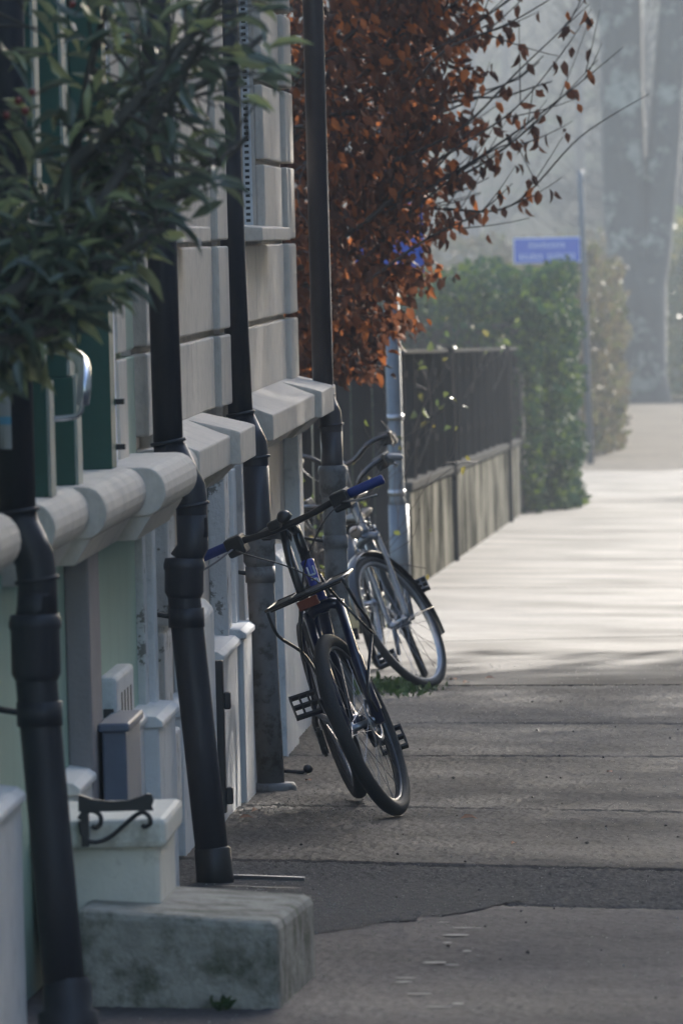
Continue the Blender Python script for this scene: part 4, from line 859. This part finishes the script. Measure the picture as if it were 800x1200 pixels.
# big plane tree and far trees
po = (-.25, 152, base(152)); pt = Th('plane_tree', 'huge bare forked tree trunk standing in haze where the path ends', 'tree', po); tr = MB()
def trk(pts, rs, n=16): tr.tube(spline(pts, 5), list(np.interp(np.linspace(0, 1, (len(pts)-1)*5+1), np.linspace(0, 1, len(rs)), rs)), n, cap=False)
w = lambda x, y: atY(x, y, 152)
trk([w(752, 475)+Vector((0, 0, -.3)), w(750, 440), w(752, 380), w(750, 310)], [.62, .47, .43, .46])
trk([w(744, 345), w(733, 250), w(729, 120), w(727, 0), w(720, -160), w(700, -420)], [.4, .4, .38, .37, .32, .2])
trk([w(757, 345), w(769, 265), w(779, 150), w(788, 30), w(802, -140), w(850, -400)], [.33, .3, .29, .28, .24, .14])
tips = []; random.seed(4)
for a, b in (((722, -160), -1), ((700, -420), 0), ((800, -140), 1), ((850, -400), 1), ((733, 60), -1), ((790, -60), 1)): grow(tr, w(*a), (b*.7, random.gauss(0, .4), .8), 3.6, .16, 3, tips, .5, .04, 5, .012, (2, 3))
pt.part('trunk', tr, 'bark_plane')
def bare_tree(x, y, h, r, seed, label, depth=4, group='bare trees along the street'):
    random.seed(seed); o = (x, y, gz(x, y)-.16); T = Th('bare_tree', label, 'tree', o, group); mb = MB(); mb.tube([(x, y, o[2]-.2), (x, y, o[2]+h*.16), (x+random.gauss(0, .1), y, o[2]+h*.33)], [r*1.25, r, r*.9], 14, cap=False); tp = []
    grow(mb, (x, y, o[2]+h*.32), (random.gauss(0, .1), random.gauss(0, .1), 1), h*.28, r*.9, depth, tp, .5, .08, 5, .012, (2, 3)); T.part('trunk', mb, 'bark'); return T
bare_tree(9.6, 86.5, 10, .24, 31, 'bare street tree across the road, its trunk shading the pavement', 4)
bare_tree(9.6, 101, 9, .2, 32, 'bare street tree across the road, farther along', 4)
bare_tree(9.4, 118, 11, .26, 33, 'bare street tree across the road, last of its row', 4)
def evergreen(x, y, zc, rad, n, seed, label):  # unseen tree added across the street, crown placed to shade the near pavement
    r2 = np.random.default_rng(seed); random.seed(seed); o = (x, y, gz(x, y)-.16); T = Th('shade_tree', label, 'tree', o, 'added shade trees across the street'); mb = MB()
    mb.tube([(x, y, o[2]-.2), (x, y, o[2]+3), (x, y, zc)], [.38, .3, .2], 12, cap=False)
    for i in range(9):
        a = i*2.4; mb.tube([(x, y, zc-rad*.5+i*.4), (x+math.cos(a)*rad*.7, y+math.sin(a)*rad*.7, zc-rad*.1+i*.5)], [.12, .03], 6, cap=False)
    T.part('trunk', mb, 'bark'); d = unit(r2.normal(0, 1, (n, 3))); rr = rad*r2.uniform(.25, 1, n)**.5*(1+.13*np.sin(d[:, 0]*7+d[:, 2]*9)+.1*np.sin(d[:, 1]*11)); P = d*rr[:, None]*np.array([1, 1, .95])+np.array([x, y, zc]); L = r2.uniform(.25, .45, n)
    me = leaf_mesh('crown', P-np.array(o), r2.normal(0, 1, (n, 3)), r2.normal(0, 1, (n, 3)), L, L*.7, 'leaf_ivy'); tag(link('crown', me, None, T.o), kind='stuff'); return T
evergreen(10.0, 67.4, 12.4, 5.2, 9000, 41, 'unseen evergreen tree added across the street to shade the pavement')
tr = MB(); random.seed(77); tips = []
for i in range(60):
    y = random.uniform(178, 300); xc = 0.0; x = random.uniform(-y*.09-6, y*.09+6) ; z = base(y)-.3; h = random.uniform(9, 14); r = random.uniform(.1, .28)
    tr.tube([(x, y, z), (x+random.gauss(0, .15), y, z+h*.4)], [r, r*.8], 7, cap=False)
    grow(tr, (x, y, z+h*.38), (random.gauss(0, .15), 0, 1), h*.25, r*.8, 3, tips, .55, .06, 4, .02, (3, 4))
    for q in range(2): grow(tr, (x, y, z+h*random.uniform(.1, .3)), (random.gauss(0, 1), random.gauss(0, .4), .5), h*.2, r*.3, 3, tips, .6, .03, 4, .015, (3, 4))
tag(tr.build('woodland', 'wood_mass'), 'bare hazy woodland filling the background beyond the path', 'woodland', kind='stuff')
bush('shrub', 'pale sunlit shrub in the haze beside the big forked trunk', (.2, 158, -1.4), (3.2, 163, 1.9), 6000, .1, .2, 'leaf_yellow', .5, seed=8, cat='shrub', shell=.4)
bush('shrub', 'grey green thicket behind the street sign, under the bare wood', (-12, 165, -1.4), (-.2, 172, 1.6), 9000, .12, .25, 'leaf_brown', .6, seed=9, cat='shrub', shell=.4)

# houses across the street, out of the picture to the right: their shade lies over the near pavement
for i, (y0, y1, h, lab) in enumerate(((-14, 8.28, 18, 'plain beige apartment house across the street, first of three'), (8.3, 36.28, 18.5, 'plain beige apartment house across the street, second of three'), (36.3, 68.0, 18.5, 'plain beige apartment house across the street, last before the trees'))):
    T = Th('apartment_house', lab, 'house', (15, (y0+y1)/2, gz(5, (y0+y1)/2)-.2)); T.part('wall', MB().box(11.2, 20, y0, y1, -2, h), 'facade_far'); T.part('roof', MB().prism([(10.9, h), (20.3, h), (15.6, h+2.5)], y0-.2 if i == 0 else y0, y1), 'roof')
    for f_ in range(5):
        y = y0+2
        while y+1.2 < y1-1:
            wd_ = T.part('window', MB().box(11.17, 11.195, y, y+1.1, 1+f_*3.2, 2.7+f_*3.2), 'glass'); T.part('sill', MB().box(11.05, 11.19, y-.08, y+1.18, .92+f_*3.2, .995+f_*3.2), 'stone', 0, wd_); y += 3.4

# ------------------------------------------------------------------ haze
hz = MB().box(-320, 320, -80, 640, -3.5, 30).build('haze', None)
hm = bpy.data.materials.new('haze_air'); hm.use_nodes = True; nt = hm.node_tree; nt.nodes.remove(nt.nodes['Principled BSDF'])
pv = nt.nodes.new('ShaderNodeVolumePrincipled'); pv.inputs['Color'].default_value = (.28, .308, .336, 1); pv.inputs['Density'].default_value = .0023; pv.inputs['Anisotropy'].default_value = .2
nt.links.new(pv.outputs[0], nt.nodes['Material Output'].inputs['Volume']); hz.data.materials.append(hm)
tag(hz, 'thin pale winter haze hanging over the whole street', 'haze', kind='stuff')
